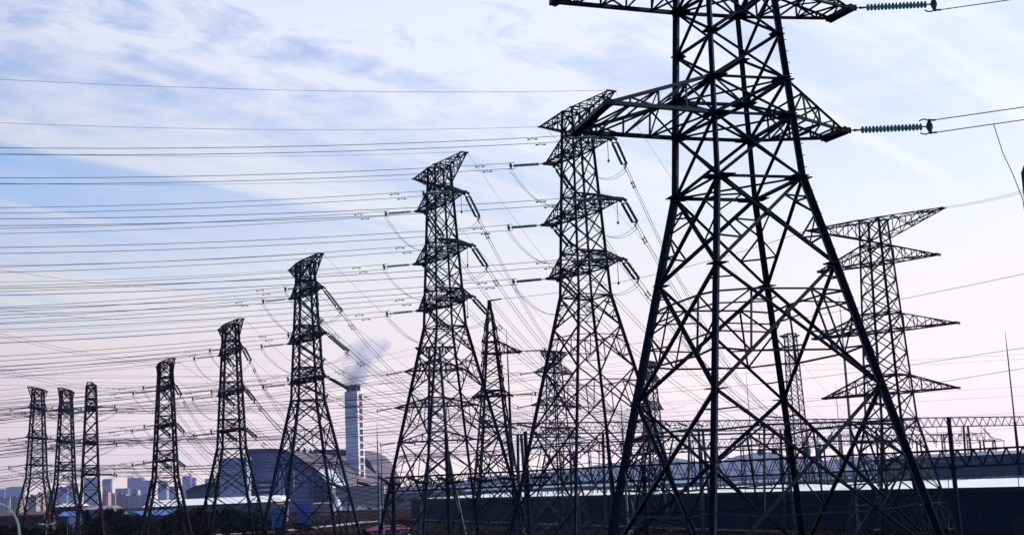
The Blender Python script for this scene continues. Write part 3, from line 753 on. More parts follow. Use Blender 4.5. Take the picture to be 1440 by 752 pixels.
def yard_column(px, ytop, Y, w):
    Y = max(Y, shed_back(px))
    p = at_y(px, ytop, Y); h = p.z; b = MB(); t_ = w / 2; root = empty('lattice_post', V((p.x, Y, 0)), 'slim lattice post with crossarm in the yard behind the shed', 'lattice post', 'lattice posts in the yard')
    for sx, sy in ((-1, -1), (1, -1), (1, 1), (-1, 1)): b.bar((sx * w, sy * w, 0), (sx * t_, sy * t_, h), 0.11)
    n = int(h / 1.3)
    for k in range(n):
        z0_, z1_ = h * k / n, h * (k + 1) / n; a0 = w + (t_ - w) * k / n; a1 = w + (t_ - w) * (k + 1) / n; s_ = 1 if k % 2 else -1
        for sy in (-1, 1): b.bar((-a0 * s_, sy * a0, z0_), (a1 * s_, sy * a1, z1_), 0.06); b.bar((sy * a0, -a0 * s_, z0_), (sy * a1, a1 * s_, z1_), 0.06)
    b.build('shaft', MT['galv'], root)
    c = MB(); c.bar((-2.6, 0, h - 0.4), (2.6, 0, h - 0.4), 0.16); c.bar((-2.6, 0, h - 0.4), (0, 0, h + 0.5), 0.06); c.bar((2.6, 0, h - 0.4), (0, 0, h + 0.5), 0.06); c.build('crossarm', MT['galv'], root)
    for sx in (-2.4, 2.4):
        q = MB(); z = h - 0.6
        while z > h - 2.2: q.lathe([(0.05, z - 0.16), (0.17, z - 0.1), (0.05, z)], 7, 'z', (sx, 0, 0)); z -= 0.2
        q.build('insulator', MT['porcelain'], root)
    return root
for i in range(15):
    yard_column(790 + 44 * i + r5.uniform(-12, 12), 622 + r5.uniform(-10, 10) - 0.012 * i * 44, 255 + 5 * i + r5.uniform(-10, 30), 0.55)
# busbar wires drooping between gantries
for i in range(16):
    f = (i + 0.5) / 16; a = G2A + G2D * (L2 * f) - V((0, 0, 0.8)); b = G3A + G3D * ((G3B - G3A).length * f) - V((0, 0, 0.8))
    single('busbar_wire', curve(a, b, 2.2, 12), 'slack dark busbar wire drooping between the two far gantries', 0.05, group='busbar wires between the gantries')
    g_ = on_g2(740 + 660 * f)
    string(g_ - V((0, 0, 0.8)), V((0.55 * (1 if i % 2 else -1), -0.2, -0.75)), 'dark insulator string hanging slanted below the far gantry', GSTR)
    single('dropper_wire', [g_ - V((0, 0, 1.0)), g_ + V((0.4, 0.8, -5)), g_ + V((1.6 * (1 if i % 2 else -1), 1.2, -9.5))], 'thin dropper wire hanging from the far gantry', 0.035, group='dropper wires of the far gantry')
for i in range(3):
    single('busbar_wire', [on_g2(730 + 48 * q) + V((0, -1.2 + 0.2 * i, -3.2 - 1.7 * i - (0.7 if q % 2 else 0))) for q in range(15)], ('upper', 'middle', 'lowest')[i] + ' long level busbar wire slung below the far gantry', 0.06, group='level busbar wires')

# ------------------------------------------------------------------ the long dark shed
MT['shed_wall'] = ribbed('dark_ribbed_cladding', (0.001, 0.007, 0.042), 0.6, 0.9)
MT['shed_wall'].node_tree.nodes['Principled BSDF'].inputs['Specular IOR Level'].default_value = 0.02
MT['shed_roof'] = ribbed('bright_sheet_roof', (0.86, 0.86, 0.86), 0.35, 0.5, 0.0, 1, 0.04)
MT['shed_trim'] = mat('dark_fascia', (0.006, 0.009, 0.018), 0.6, spec=0.1)
def shed():
    a = at_h(578, 701, 6.95); b = at_h(1440, 683.5, 6.95); d = (a - b).normalized(); b = b - d * 75; a.z = b.z = 0
    L = (a - b).length; az = math.atan2(d.y, d.x)
    root = empty('storage_shed', b, 'long dark blue clad shed with bright white roof behind the pylon legs', 'shed', rz=az)
    back = -1 if (Matrix.Rotation(az, 3, 'Z') @ V((0, -1, 0))).y > 0 else 1
    W = 34
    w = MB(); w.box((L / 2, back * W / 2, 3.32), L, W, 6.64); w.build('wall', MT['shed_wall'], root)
    r = MB(); y0, ym, y1 = -0.5 * back, W * back, W * back + 0.5 * back
    r.add([(-0.6, y0, 6.77), (L + 0.6, y0, 6.77), (L + 0.6, ym, 7.5), (-0.6, ym, 7.5), (-0.6, y0, 6.67), (L + 0.6, y0, 6.67), (L + 0.6, ym, 7.4), (-0.6, ym, 7.4)],
          [(0, 1, 2, 3), (4, 7, 6, 5), (0, 4, 5, 1), (1, 5, 6, 2), (2, 6, 7, 3), (3, 7, 4, 0)])
    # standing seams
    x = 0.0
    while x < L:
        z0_, z1_ = 6.81, 7.53; r.bar((x, y0, z0_), (x, ym, z1_), 0.09); x += 1.6
    ro = r.build('roof', MT['shed_roof'], root)
    t = MB(); t.box((L / 2, -0.62 * back, 6.67), L + 1.2, 0.16, 0.62); t.build('fascia', MT['shed_trim'], root)
    rg = MB(); rg.box((L * 0.5 + 62, ym, 7.62), L - 124, 0.5, 0.24); rg.build('ridge_cap', MT['grey_paint'], ro)
    vb = MB(); vb.box((0, 0, 0), 0.75, 0.5, 0.3); vb.box((0, 0, 0.2), 0.95, 0.7, 0.08); vm = vb.mesh('ridge_vent'); vm.materials.append(MT['grey_paint'])
    for q in range(82): link('ridge_vent', vm, ro, (1.0 + q * 1.5, ym, 7.66))
    for q in range(14):
        px = MB(); px.bar((8 + q * 19, -0.1 * back, 0.0), (8 + q * 19, -0.1 * back, 6.4), 0.16, 0.1); px.build('downpipe', MT['shed_trim'], root)
    for q in range(9):
        wd = MB(); wd.box((28 + q * 24, -0.06 * back, 1.5), 3.4, 0.14, 3.0); wd.build('roller_door', MT['shed_trim'], root)
    pl = MB(); pl.box((L / 2, -0.3 * back, 0.15), L, 0.8, 0.3); pl.build('plinth', MT['concrete'], root)
    for q in range(26):
        x = 6 + q * (L - 12) / 25
        c = root.matrix_basis @ V((x, 1.6 * back, 6.75))
        pm = MB(); pm.tube([(0, 0, 0), (0, 0, 1.75 if q % 2 else 2.1)], 0.06, 6); pm.box((0, 0, 0.05), 0.3, 0.3, 0.1)
        tag(pm.build('roof_post', MT['shed_trim'], loc=c), 'thin upright post standing on the bright shed roof', 'post', 'posts on the shed roof')
    return root
shed()
MT['blue_clad'] = ribbed('blue_cladding', (0.03, 0.075, 0.17), 0.5, 0.8)
MT['teal_clad'] = ribbed('teal_cladding', (0.05, 0.11, 0.17), 0.5, 0.8)
MT['dull_window'] = mat('dull_window', (0.02, 0.03, 0.05), 0.15, 0, 0.3, 0.5)
MT['blue_roof'] = ribbed('blue_roof', (0.05, 0.12, 0.24), 0.4, 0.5)
def hall_box(px0, px1, ytop, Y, depth, label, m, roof_m, cat='hall', win=True, pitch=0.8, name='industrial_hall', group=None):
    p, q = at_y(px0, ytop, Y), at_y(px1, ytop, Y); h = (p.z + q.z) / 2; L = q.x - p.x
    root = empty(name, V((p.x, Y, 0)), label, cat, group)
    w = MB(); w.box((L / 2, depth / 2, h / 2 - pitch / 2), L, depth, h - pitch); w.build('wall', m, root)
    r = MB(); e = 0.5; zb = h - pitch
    r.prism([(-e, -e, zb + 0.002), (-e, depth / 2, h), (-e, depth + e, zb + 0.002)], (L + 2 * e, 0, 0)); r.build('roof', roof_m, root)
    if win:
        n = max(2, int(L / 6))
        for i in range(n):
            if i % 3 == 2: continue
            b = MB(); b.box((L * (i + 0.5) / n, -0.05, zb * 0.62), L / n * 0.55, 0.14, min(1.8, zb * 0.22)); b.build('window', MT['dull_window'], root)
    return root
hall_box(1311, 1475, 633, 262, 40, 'dark blue hall above the shed roof, under the tall lightning rod', MT['blue_clad'], MT['blue_roof'])
hall_box(1205, 1300, 668, 420, 30, 'blue low hall seen behind the four-armed pylon legs', MT['blue_clad'], MT['blue_roof'])
hall_box(1010, 1195, 673, 440, 30, 'long teal low hall behind the shed, between legs of the huge pylon', MT['teal_clad'], MT['blue_roof'])
hall_box(842, 1000, 677, 470, 30, 'long blue low hall behind the shed, beside the thick pylon leg', MT['blue_clad'], MT['blue_roof'])
hall_box(655, 835, 684, 640, 30, 'teal low hall behind the shed, below the pointed pylon', MT['teal_clad'], MT['blue_roof'])
MT['lilac_clad'] = ribbed('lilac_cladding', (0.24, 0.20, 0.24), 0.6, 1.0)
hall_box(536, 660, 691, 690, 24, 'dull mauve hall between the chimney poles and the shed end', MT['lilac_clad'], MT['shed_trim'])

# ------------------------------------------------------------------ the power plant
MT['plant_wall'] = ribbed('mauve_metal_wall', (0.15, 0.16, 0.32), 0.5, 1.6)
MT['plant_light'] = ribbed('pale_blue_metal_wall', (0.44, 0.53, 0.76), 0.5, 1.6)
MT['plant_roof'] = ribbed('pink_grey_sheet_roof', (0.30, 0.24, 0.28), 0.6, 1.2, 0, 1)
MT['navy'] = mat('navy_fascia', (0.02, 0.05, 0.15), 0.4)
MT['chim'] = mat('white_blue_panels', (0.62, 0.72, 0.95), 0.55, 0, 0.04, 0.1)
MT['chim_white'] = mat('chimney_white', (0.72, 0.72, 0.74), 0.6, 0, 0.06)
MT['red'] = mat('red_band', (0.32, 0.02, 0.05), 0.5)
MT['flue'] = mat('flue_steel', (0.05, 0.055, 0.08), 0.5, 0.4)
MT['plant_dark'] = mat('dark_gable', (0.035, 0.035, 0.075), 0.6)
MT['depot_wall'] = ribbed('mauve_depot_wall', (0.16, 0.15, 0.24), 0.6, 1.0)
MT['vault_roof'] = ribbed('mauve_vault_roof', (0.10, 0.08, 0.115), 0.7, 1.2, 0, 1)
MT['skylight'] = mat('skylight_sheet', (0.42, 0.48, 0.62), 0.35)
def arch_prof(pts, Y): return [at_y(x, y, Y) for x, y in pts]
def plant():
    Y = 800.0; o = V((ground_x(400, Y), Y, 0))
    root = empty('arched_hall', o, 'huge arched industrial hall with curved navy-edged gable below the smoking chimney', 'power plant')
    front = [(346, 632), (360, 631.3), (385, 630.8), (399, 632), (410, 636.5), (425, 647), (440, 658.5), (453, 671), (463, 686), (469, 704)]
    pf = [p - o for p in arch_prof(front, Y)]
    base_r = V((pf[-1].x, 0, 0)); base_l = V((pf[0].x, 0, 0))
    ext = at_y(520, 640, 980) - at_y(402, 640, Y); ext.z = 0; ext = V((ext.x * 0.66, 150, -2.0))
    w = MB(); w.prism([V((p.x, 0, p.z - 1.6)) for p in pf] + [base_r, base_l], ext * 0.98 + V((0, 0, 0))); w.build('wall', MT['plant_wall'], root)
    r = MB(); n = len(pf)
    o1 = [V((p.x, -1.0, p.z - 1.5)) for p in pf]; o2 = [V((p.x + 0.25, -1.0, p.z + 0.1)) for p in pf]
    r.add(o1 + o2 + [p + ext for p in o1] + [p + ext for p in o2],
          [(n + i, n + i + 1, 3 * n + i + 1, 3 * n + i) for i in range(n - 1)] + [(i, 2 * n + i, 2 * n + i + 1, i + 1) for i in range(n - 1)] + [(i, i + 1, n + i + 1, n + i) for i in range(n - 1)])
    ro = r.build('roof', MT['vault_roof'], root)
    f = MB()
    for a, b in zip(pf, pf[1:]): f.bar(V((a.x, -1.2, a.z - 0.8)), V((b.x, -1.2, b.z - 0.8)), 2.3, 0.5, ref=(0, 0, 1))
    f.build('fascia', MT['navy'], root)
    sk = MB(); i0, i1 = 6, 8
    for i in range(i0, i1):
        a, b = o2[i], o2[i + 1]; up = V((0.06, 0, 0.06))
        sk.add([a + ext * 0.05 + up, b + ext * 0.05 + up, b + ext * 0.30 + up, a + ext * 0.30 + up], [(0, 1, 2, 3)])
    sk.build('skylight', MT['skylight'], ro)
    def panel(x0, x1, y0, y1, nm, m, proud=0.15):
        a, b = at_y(x0, y0, Y) - o, at_y(x1, y1, Y) - o
        p = MB(); p.box(((a.x + b.x) / 2, -proud / 2, (a.z + b.z) / 2), b.x - a.x, 0.2 + proud, abs(a.z - b.z)); p.build(nm, m, root)
    for q in range(3): panel(362, 386, 676 + q * 7, 679.5 + q * 7, 'louvre', MT['plant_dark'])
    for q in range(3): panel(362, 386, 680.5 + q * 7, 682 + q * 7, 'window', MT['plant_light'])
    for x in (392, 397.5, 412): panel(x, x + 3.2, 660, 694, 'window', MT['plant_light'], 0.3)
    for x in (401, 406.5): panel(x, x + 3.6, 655, 694, 'window', MT['navy'], 0.3)
    panel(434, 438.5, 673, 700, 'louvre', MT['navy'], 0.3); panel(441, 456, 682, 704, 'louvre', MT['plant_dark'], 0.3)
    # roof vents
    for q in range(9):
        c = o2[3] + ext * (0.1 + 0.09 * q); vt = MB(); vt.box((0, 0, 0.5), 2.2, 2.2, 1.8); vt.tube([(0, 0, 1.2), (0, 0, 2.6)], 0.5, 8); vt.build('vent', MT['flue'], ro, c)
    # low wing with its own curved roof
    wing = [(262, 690), (269, 686), (276, 683), (285, 681), (295, 679), (306, 676.5), (318, 674.5), (347, 673)]
    lw = [at_y(x, y, Y - 14) - o for x, y in wing]
    b = MB(); b.prism([V((p.x, -14, p.z - 1.2)) for p in lw] + [V((lw[-1].x - 0.3, -14, 0)), V((lw[0].x, -14, 0))], (0, 60, 0)); b.build('wing_wall', MT['depot_wall'], root)
    b = MB()
    for p, q in zip(lw, lw[1:]): b.prism([V((p.x, -15.5, p.z - 1.4)), V((q.x, -15.5, q.z - 1.4)), V((q.x, -15.5, q.z + 0.3)), V((p.x, -15.5, p.z + 0.3))], (0, 62, 0))
    b.build('wing_roof', MT['navy'], root)
    b = MB(); a_, c_ = at_y(309, 644, Y - 22) - o, at_y(347, 643, Y - 22) - o
    b.box(((a_.x + c_.x) / 2, -16, a_.z / 2), c_.x - a_.x, 12, a_.z); b.build('annexe', MT['plant_light'], root)
    # rear vault beyond the chimney
    Y2 = 985.0; rear = [(440, 634), (488, 634), (500, 637), (510, 642), (519, 651), (526, 663), (532, 679), (533, 690)]
    pr = [at_y(x, y, Y2) - o for x, y in rear]
    b = MB(); b.prism([V((p.x, Y2 - Y, p.z - 1.0)) for p in pr] + [V((pr[-1].x, Y2 - Y, 0)), V((pr[0].x, Y2 - Y, 0))], (10, 60, 0)); b.build('rear_wall', MT['plant_dark'], root)
    b = MB()
    for p, q in zip(pr, pr[1:]): b.prism([V((p.x, Y2 - Y - 3, p.z - 1.6)), V((q.x, Y2 - Y - 3, q.z - 1.6)), V((q.x + 0.8, Y2 - Y - 3, q.z + 1.2)), V((p.x + 0.8, Y2 - Y - 3, p.z + 1.2))], (10, 64, 0))
    b.build('rear_roof', MT['vault_roof'], root)
    # low pink building at the chimney's foot
    hall_box(472, 540, 680.5, 770, 34, "pink-grey low building at the chimney's foot", MT['plant_roof'], MT['plant_roof'], 'building', win=False, name='boiler_house')
    sp_ = at_y(473.5, 703, 745); c = MB(); c.lathe([(2.9, 0), (2.9, 2.4), (2.4, 4.2), (1.4, 6.4), (0.3, 8.0)], 18)
    tag(c.build('silo', MT['plant_light'], loc=V((sp_.x, 745, 0)), smooth=True), 'pale silvery cone-topped silo before the pink-grey building', 'silo')
plant()
def chimney():
    Y = 900.0; a, b, c = at_y(485.6, 600, Y), at_y(503.3, 600, Y), at_y(509.3, 600, Y + 8)
    top = at_y(496, 550, Y).z; L = b.x - a.x; W = 12.0
    root = empty('chimney', V((a.x, Y, 0)), 'tall square pale chimney with red bands and dark flue tips, smoking', 'chimney')
    az = -0.36  # turned so that its narrow stair side shows
    root.rotation_euler = (0, 0, az)
    L = 9.4; S = 9.0
    w = MB(); w.box((L / 2, S / 2, top / 2), L, S, top); w.build('shaft', MT['chim'], root)
    q = MB(); q.box((L + 0.15, S / 2, top / 2), 0.3, S + 0.3, top); q.build('stair_side', MT['chim_white'], root)
    n = 12
    for i in range(n):
        z = top * 0.28 + (top * 0.95 - top * 0.28) * i / (n - 1); d = MB(); d.box((L + 0.3, S * 0.52, z), 0.24, S * 0.5, 3.6); d.build('window', MT['plant_dark'], root)
    for dz in (5.5, 10.0, 17.5):
        r = MB(); h = 0.9; z = top - dz
        r.add([(-0.12, -0.12, z - h), (L + 0.45, -0.12, z - h), (L + 0.45, S + 0.12, z - h), (-0.12, S + 0.12, z - h), (-0.12, -0.12, z), (L + 0.45, -0.12, z), (L + 0.45, S + 0.12, z), (-0.12, S + 0.12, z)],
              [(0, 1, 5, 4), (1, 2, 6, 5), (2, 3, 7, 6), (3, 0, 4, 7), (4, 5, 6, 7), (0, 3, 2, 1)]); r.build('red_band', MT['red'], root)
    for x in (1.6, 4.6, 7.6):
        for y in (2.2, 6.6):
            f = MB(); f.lathe([(1.15, top - 2), (1.15, top + 4.5), (0.9, top + 4.5), (0.9, top + 3.2)], 12, 'z', (x, y, 0)); f.build('flue', MT['flue'], root)
    return V((a.x + 4, Y + 4, top + 4))
CH = chimney()
def plume():
    # steam cloud blown aside from the flues: billowing lumps in one closed skin, filled with thin vapour
    m = bpy.data.materials.new('steam_vapour'); m.use_nodes = True; nt = m.node_tree; nt.nodes.clear()
    N = nt.nodes.new; out = N('ShaderNodeOutputMaterial'); pv = N('ShaderNodeVolumePrincipled'); nt.links.new(pv.outputs[0], out.inputs['Volume'])
    tc = N('ShaderNodeTexCoord'); nz = N('ShaderNodeTexNoise'); nz.inputs['Scale'].default_value = 0.09; nz.inputs['Detail'].default_value = 6; nz.inputs['Roughness'].default_value = 0.62
    nt.links.new(tc.outputs['Object'], nz.inputs[0])
    sp_ = N('ShaderNodeSeparateXYZ'); nt.links.new(tc.outputs['Object'], sp_.inputs[0])
    rp = N('ShaderNodeValToRGB'); nt.links.new(nz.outputs[0], rp.inputs[0]); rp.color_ramp.elements[0].position = 0.40; rp.color_ramp.elements[1].position = 0.70
    zr = N('ShaderNodeMapRange'); nt.links.new(sp_.outputs[2], zr.inputs[0]); zr.inputs[1].default_value = 0; zr.inputs[2].default_value = 36; zr.inputs[3].default_value = 0.26; zr.inputs[4].default_value = 0.022
    ml = N('ShaderNodeMath'); ml.operation = 'MULTIPLY'; nt.links.new(rp.outputs[0], ml.inputs[0]); nt.links.new(zr.outputs[0], ml.inputs[1])
    nt.links.new(ml.outputs[0], pv.inputs['Density']); pv.inputs['Color'].default_value = (0.76, 0.82, 1.0, 1); pv.inputs['Anisotropy'].default_value = 0.25
    b = MB(); n = 14; rings = 16; prof = []
    for i in range(rings):
        t = i / (rings - 1); c = V((1 + 15 * t ** 1.2, 4 * t, 34 * t)); r = (7.5 + 10.5 * t ** 0.8) * (1 if t < 0.75 else math.sqrt(max(0.02, 1 - ((t - 0.75) / 0.26) ** 2)))
        prof.append((c, r))
    vs = []
    r2 = random.Random(5)
    for c, r in prof:
        for k in range(n): a = 6.28318 * k / n; s = r * r2.uniform(0.88, 1.12); vs.append(c + V((s * math.cos(a), s * math.sin(a), 0)))
    fs = [(i * n + k, i * n + (k + 1) % n, (i + 1) * n + (k + 1) % n, (i + 1) * n + k) for i in range(rings - 1) for k in range(n)] + [tuple(range(n - 1, -1, -1)), tuple(range((rings - 1) * n, rings * n))]
    b.add(vs, fs); o = b.build('steam_plume', m, loc=CH); tag(o, 'bluish steam plume drifting aside from the chimney top', 'steam', kind='thing')
plume()

# ------------------------------------------------------------------ low buildings, cars, lamp, fence
def depot():
    Y = 450.0; p, q = at_y(204, 702, Y), at_y(388, 702.5, Y); L = q.x - p.x; h = 9.3
    root = empty('depot', V((p.x, Y, 0)), 'long low depot with bright white roof edge before the arched hall', 'depot')
    w = MB(); w.box((L / 2, 12, h / 2 - 0.6), L, 24, h - 1.2); w.build('wall', MT['depot_wall'], root)
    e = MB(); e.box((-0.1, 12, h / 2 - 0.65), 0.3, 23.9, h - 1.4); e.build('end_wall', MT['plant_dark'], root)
    r = MB(); r.prism([(-0.8, -0.8, h - 1.2), (-0.8, 12, h + 0.9), (-0.8, 24.8, h - 1.2)], (L + 1.6, 0, 0)); r.build('roof', MT['shed_roof'], root)
    for i in range(8):
        d = MB(); d.box((L * (i + 0.5) / 8, -0.06, 2.0), 3.5, 0.14, 4.0); d.build('roller_door', MT['plant_dark'], root)
depot()
MT['bright_blue'] = ribbed('bright_blue_sheet', (0.012, 0.11, 0.42), 0.4, 0.6)
MT['deep_blue'] = ribbed('deep_blue_sheet', (0.01, 0.025, 0.12), 0.5, 0.6)
MT['orange'] = mat('orange_sheet', (0.5, 0.16, 0.03), 0.5)
MT['crimson'] = mat('crimson_roof', (0.16, 0.008, 0.035), 0.6, 0, 0.2, 0.5)
MT['cream'] = banded('cream_flats', (0.46, 0.38, 0.34), (0.10, 0.10, 0.13), 3.0, 3.4)
MT['pink'] = banded('pink_flats', (0.52, 0.33, 0.36), (0.12, 0.11, 0.14), 3.0, 3.4)
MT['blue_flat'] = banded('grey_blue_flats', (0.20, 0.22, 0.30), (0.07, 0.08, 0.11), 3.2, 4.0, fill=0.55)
MT['white_flat'] = banded('white_flats', (0.55, 0.54, 0.55), (0.12, 0.13, 0.17), 3.2, 4.0)
MT['brick_red'] = mat('brick_red_sheet', (0.07, 0.03, 0.035), 0.7, 0, 0.3, 0.2)
hall_box(170, 243, 717.5, 350, 12, 'low shed with bright blue roof beyond the dark trees', MT['deep_blue'], MT['bright_blue'], 'shed', False, 1.3, 'low_shed')
hall_box(82, 97, 719, 340, 9, 'small blue shed between two of the small distant pylons', MT['deep_blue'], MT['bright_blue'], 'shed', False, 1.0, 'low_shed')
hall_box(-20, 62, 720, 520, 14, 'low brick-red shed behind the outermost small pylon', MT['brick_red'], MT['brick_red'], 'shed', False, 1.2, 'low_shed')
hall_box(79, 107, 707, 560, 16, 'low white-roofed shed with red ridge behind the middle small pylon', MT['plant_dark'], MT['shed_roof'], 'shed', False, 1.4, 'low_shed')
hall_box(118, 155, 711, 500, 14, 'low pale shed behind the narrowest small pylon', MT['lilac_clad'], MT['lilac_clad'], 'shed', False, 1.2, 'low_shed')
hall_box(440, 468, 706, 560, 12, 'low grey-lilac block below the arched hall gable', MT['lilac_clad'], MT['lilac_clad'], 'shed', False, 0.6, 'low_shed')
def sheet_fence():
    Y = 432.0
    for x0, x1, y0, y1, lab in ((375, 401, 713.5, 730, 'bright blue sheet hoarding below the arched hall, longer stretch'), (418, 437, 709, 727, 'bright blue sheet hoarding below the arched hall, shorter stretch')):
        a, b = at_y(x0, y0, Y), at_y(x1, y0, Y); L = b.x - a.x; r = empty('hoarding', V((a.x, Y, 0)), lab, 'hoarding', 'blue hoardings')
        w = MB(); w.box((L / 2, 0, a.z / 2), L, 0.12, a.z); w.build('sheet', MT['bright_blue'], r)
        for k in range(6):
            p = MB(); p.bar((L * k / 5, 0.2, 0), (L * k / 5, 0.2, a.z + 0.15), 0.14); p.build('post', MT['flue'], r)
    a, b = at_y(381, 708.5, 438), at_y(400, 708.5, 438); r = MB(); L = b.x - a.x
    r.box((L / 2, 0, 0), L, 3.0, 1.0); r.box((L * 0.3, 0, -2.6), 0.4, 2.6, 4.4); r.box((L * 0.9, 0, -2.6), 0.4, 2.6, 4.4)
    tag(r.build('site_canopy', MT['orange'], loc=V((a.x, 438, a.z - 0.5))), 'orange canopy strip just above the blue hoarding', 'canopy')
sheet_fence()
def red_canopy():
    Y = 262.0; a, b = at_y(511, 739, Y), at_y(576, 737, Y); L = b.x - a.x; h = 3.0
    r = empty('red_roofed_hut', V((a.x, Y, 0)), 'low hut with crimson hipped roof before the shed end', 'hut')
    m = MB(); m.box((L / 2, 3.2, h / 2 - 0.3), L - 0.8, 5.2, h - 0.6); m.build('wall', MT['white_flat'], r)
    k = MB(); z = h - 0.55; k.add([(-0.4, -0.4, z), (L + 0.4, -0.4, z), (L + 0.4, 6.8, z), (-0.4, 6.8, z), (2.4, 3.2, z + 0.85), (L - 2.4, 3.2, z + 0.85)], [(0, 1, 5, 4), (1, 2, 5), (2, 3, 4, 5), (3, 0, 4), (3, 2, 1, 0)]); k.build('roof', MT['crimson'], r)
    for i in range(5):
        p = MB(); p.bar((L * i / 4, -0.2, 0), (L * i / 4, -0.2, z), 0.2); p.build('post', MT['flue'], r)
red_canopy()
MT['car_white'] = mat('white_car_paint', (0.75, 0.76, 0.8), 0.25, 0, 0.02, spec=0.6)
MT['car_dark'] = mat('dark_car_paint', (0.04, 0.05, 0.10), 0.25, 0, 0.05, spec=0.6)
MT['tyre'] = mat('tyre_rubber', (0.015, 0.015, 0.016), 0.8)
def car_meshes(m, van):
    h = 2.3 if van else 1.5; L = 5.0 if van else 4.4; b = MB()
    if van: prof = [(-2.5, 0.35), (2.5, 0.35), (2.5, 1.1), (2.0, 1.35), (1.4, h), (-2.5, h)]
    else: prof = [(-2.2, 0.32), (2.2, 0.32), (2.2, 0.8), (1.3, 0.95), (0.7, h), (-1.1, h), (-1.9, 0.95), (-2.2, 0.9)]
    b.prism([V((x, -0.9, z)) for x, z in prof], (0, 1.8, 0)); bm = b.mesh('body'); bm.materials.append(m)
    g_ = MB(); z0_, z1_ = (1.35, 2.0) if van else (0.97, 1.38)
    for s in (-1, 1): g_.prism([V((-1.3 if not van else -0.6, 0.905 * s, z0_)), V((1.1 if not van else 1.5, 0.905 * s, z0_)), V((0.65 if not van else 1.2, 0.905 * s, z1_)), V((-1.0 if not van else -0.6, 0.905 * s, z1_))], (0, 0.02 * s, 0))
    gm = g_.mesh('window'); gm.materials.append(MT['dull_window'])
    w = MB(); w.lathe([(0.33, -0.11), (0.33, 0.11)], 12, 'z'); wm = w.mesh('wheel'); wm.materials.append(MT['tyre'])
    return bm, gm, wm
CARS = {(c, v): car_meshes(MT['car_white' if c else 'car_dark'], v) for c in (0, 1) for v in (0, 1)}
for i, (px, Y, c, v) in enumerate(((486, 742, 1, 1), (494, 748, 1, 1), (502, 745, 1, 0), (509, 740, 1, 1), (517, 744, 0, 0), (523, 748, 1, 0), (541, 742, 1, 1), (550, 746, 1, 0), (558, 742, 1, 1), (566, 745, 0, 1))):
    bm, gm, wm = CARS[(c, v)]
    lab = {(1, 1): 'white van parked in the distant row below the pink-grey building', (1, 0): 'white car parked in the distant row below the pink-grey building', (0, 0): 'dark blue car among the white ones in the distant row', (0, 1): 'dark blue van at the shed end of the distant row'}[(c, v)]
    o = empty('parked_car' if not v else 'parked_van', V((ground_x(px, Y), Y, 0.016)), lab, 'van' if v else 'car', 'parked ' + ('dark ' if not c else 'white ') + ('vans' if v else 'cars'), rz=0.15 + 0.02 * i)
    link('body', bm, o); link('window', gm, o)
    for sx in (-1.4, 1.4):
        for sy in (-0.82, 0.82): link('wheel', wm, o, mtx=Matrix.Translation((sx, sy, 0.33)) @ Matrix.Rotation(math.pi / 2, 4, 'X'))
def lamp_arch():
    Y = 46.0
    pts = [at_y(28.5, 1000, Y)] + [at_y(x, y, Y) for x, y in ((28.2, 800), (27.6, 752), (26, 738), (22.5, 728), (17.5, 719.5), (11, 713), (4, 709.5), (-6, 706), (-20, 704))]
    pts[0].z = 0.0; o = V((pts[0].x, Y, 0)); r = empty('street_lamp', o, 'curved white lamp arm arching in at the corner by the small pylons', 'street lamp')
    p = MB(); p.tube([q - o for q in pts], [0.09, 0.06, 0.05, 0.045, 0.043, 0.042, 0.04, 0.038, 0.036, 0.034], 10); p.build('curved_pole', MT['white_paint'], r, smooth=True)
    h = MB(); h.box(pts[-1] - o + V((-0.3, 0, -0.02)), 0.7, 0.24, 0.12); h.build('lamp_head', MT['grey_paint'], r)
lamp_arch()
def small_lamp(px, ytop, Y, label):
    p = at_y(px, ytop, Y); r = empty('street_lamp', V((p.x, Y, 0)), label, 'street lamp'); h = p.z
    b = MB(); b.tube([(0, 0, 0), (0, 0, h)], [0.1, 0.06], 8); b.build('pole', MT['grey_paint'], r)
    c = MB(); c.bar((-0.75, 0, h), (0.75, 0, h), 0.07); c.box((-0.7, 0, h + 0.1), 0.55, 0.3, 0.18); c.box((0.7, 0, h + 0.1), 0.55, 0.3, 0.18); c.build('lamp_head', MT['white_paint'], r)
small_lamp(95, 725, 190, 'thin twin-headed lamp post below the middle small pylon'); small_lamp(65, 737, 170, 'short twin-headed lamp post below the outermost small pylon')

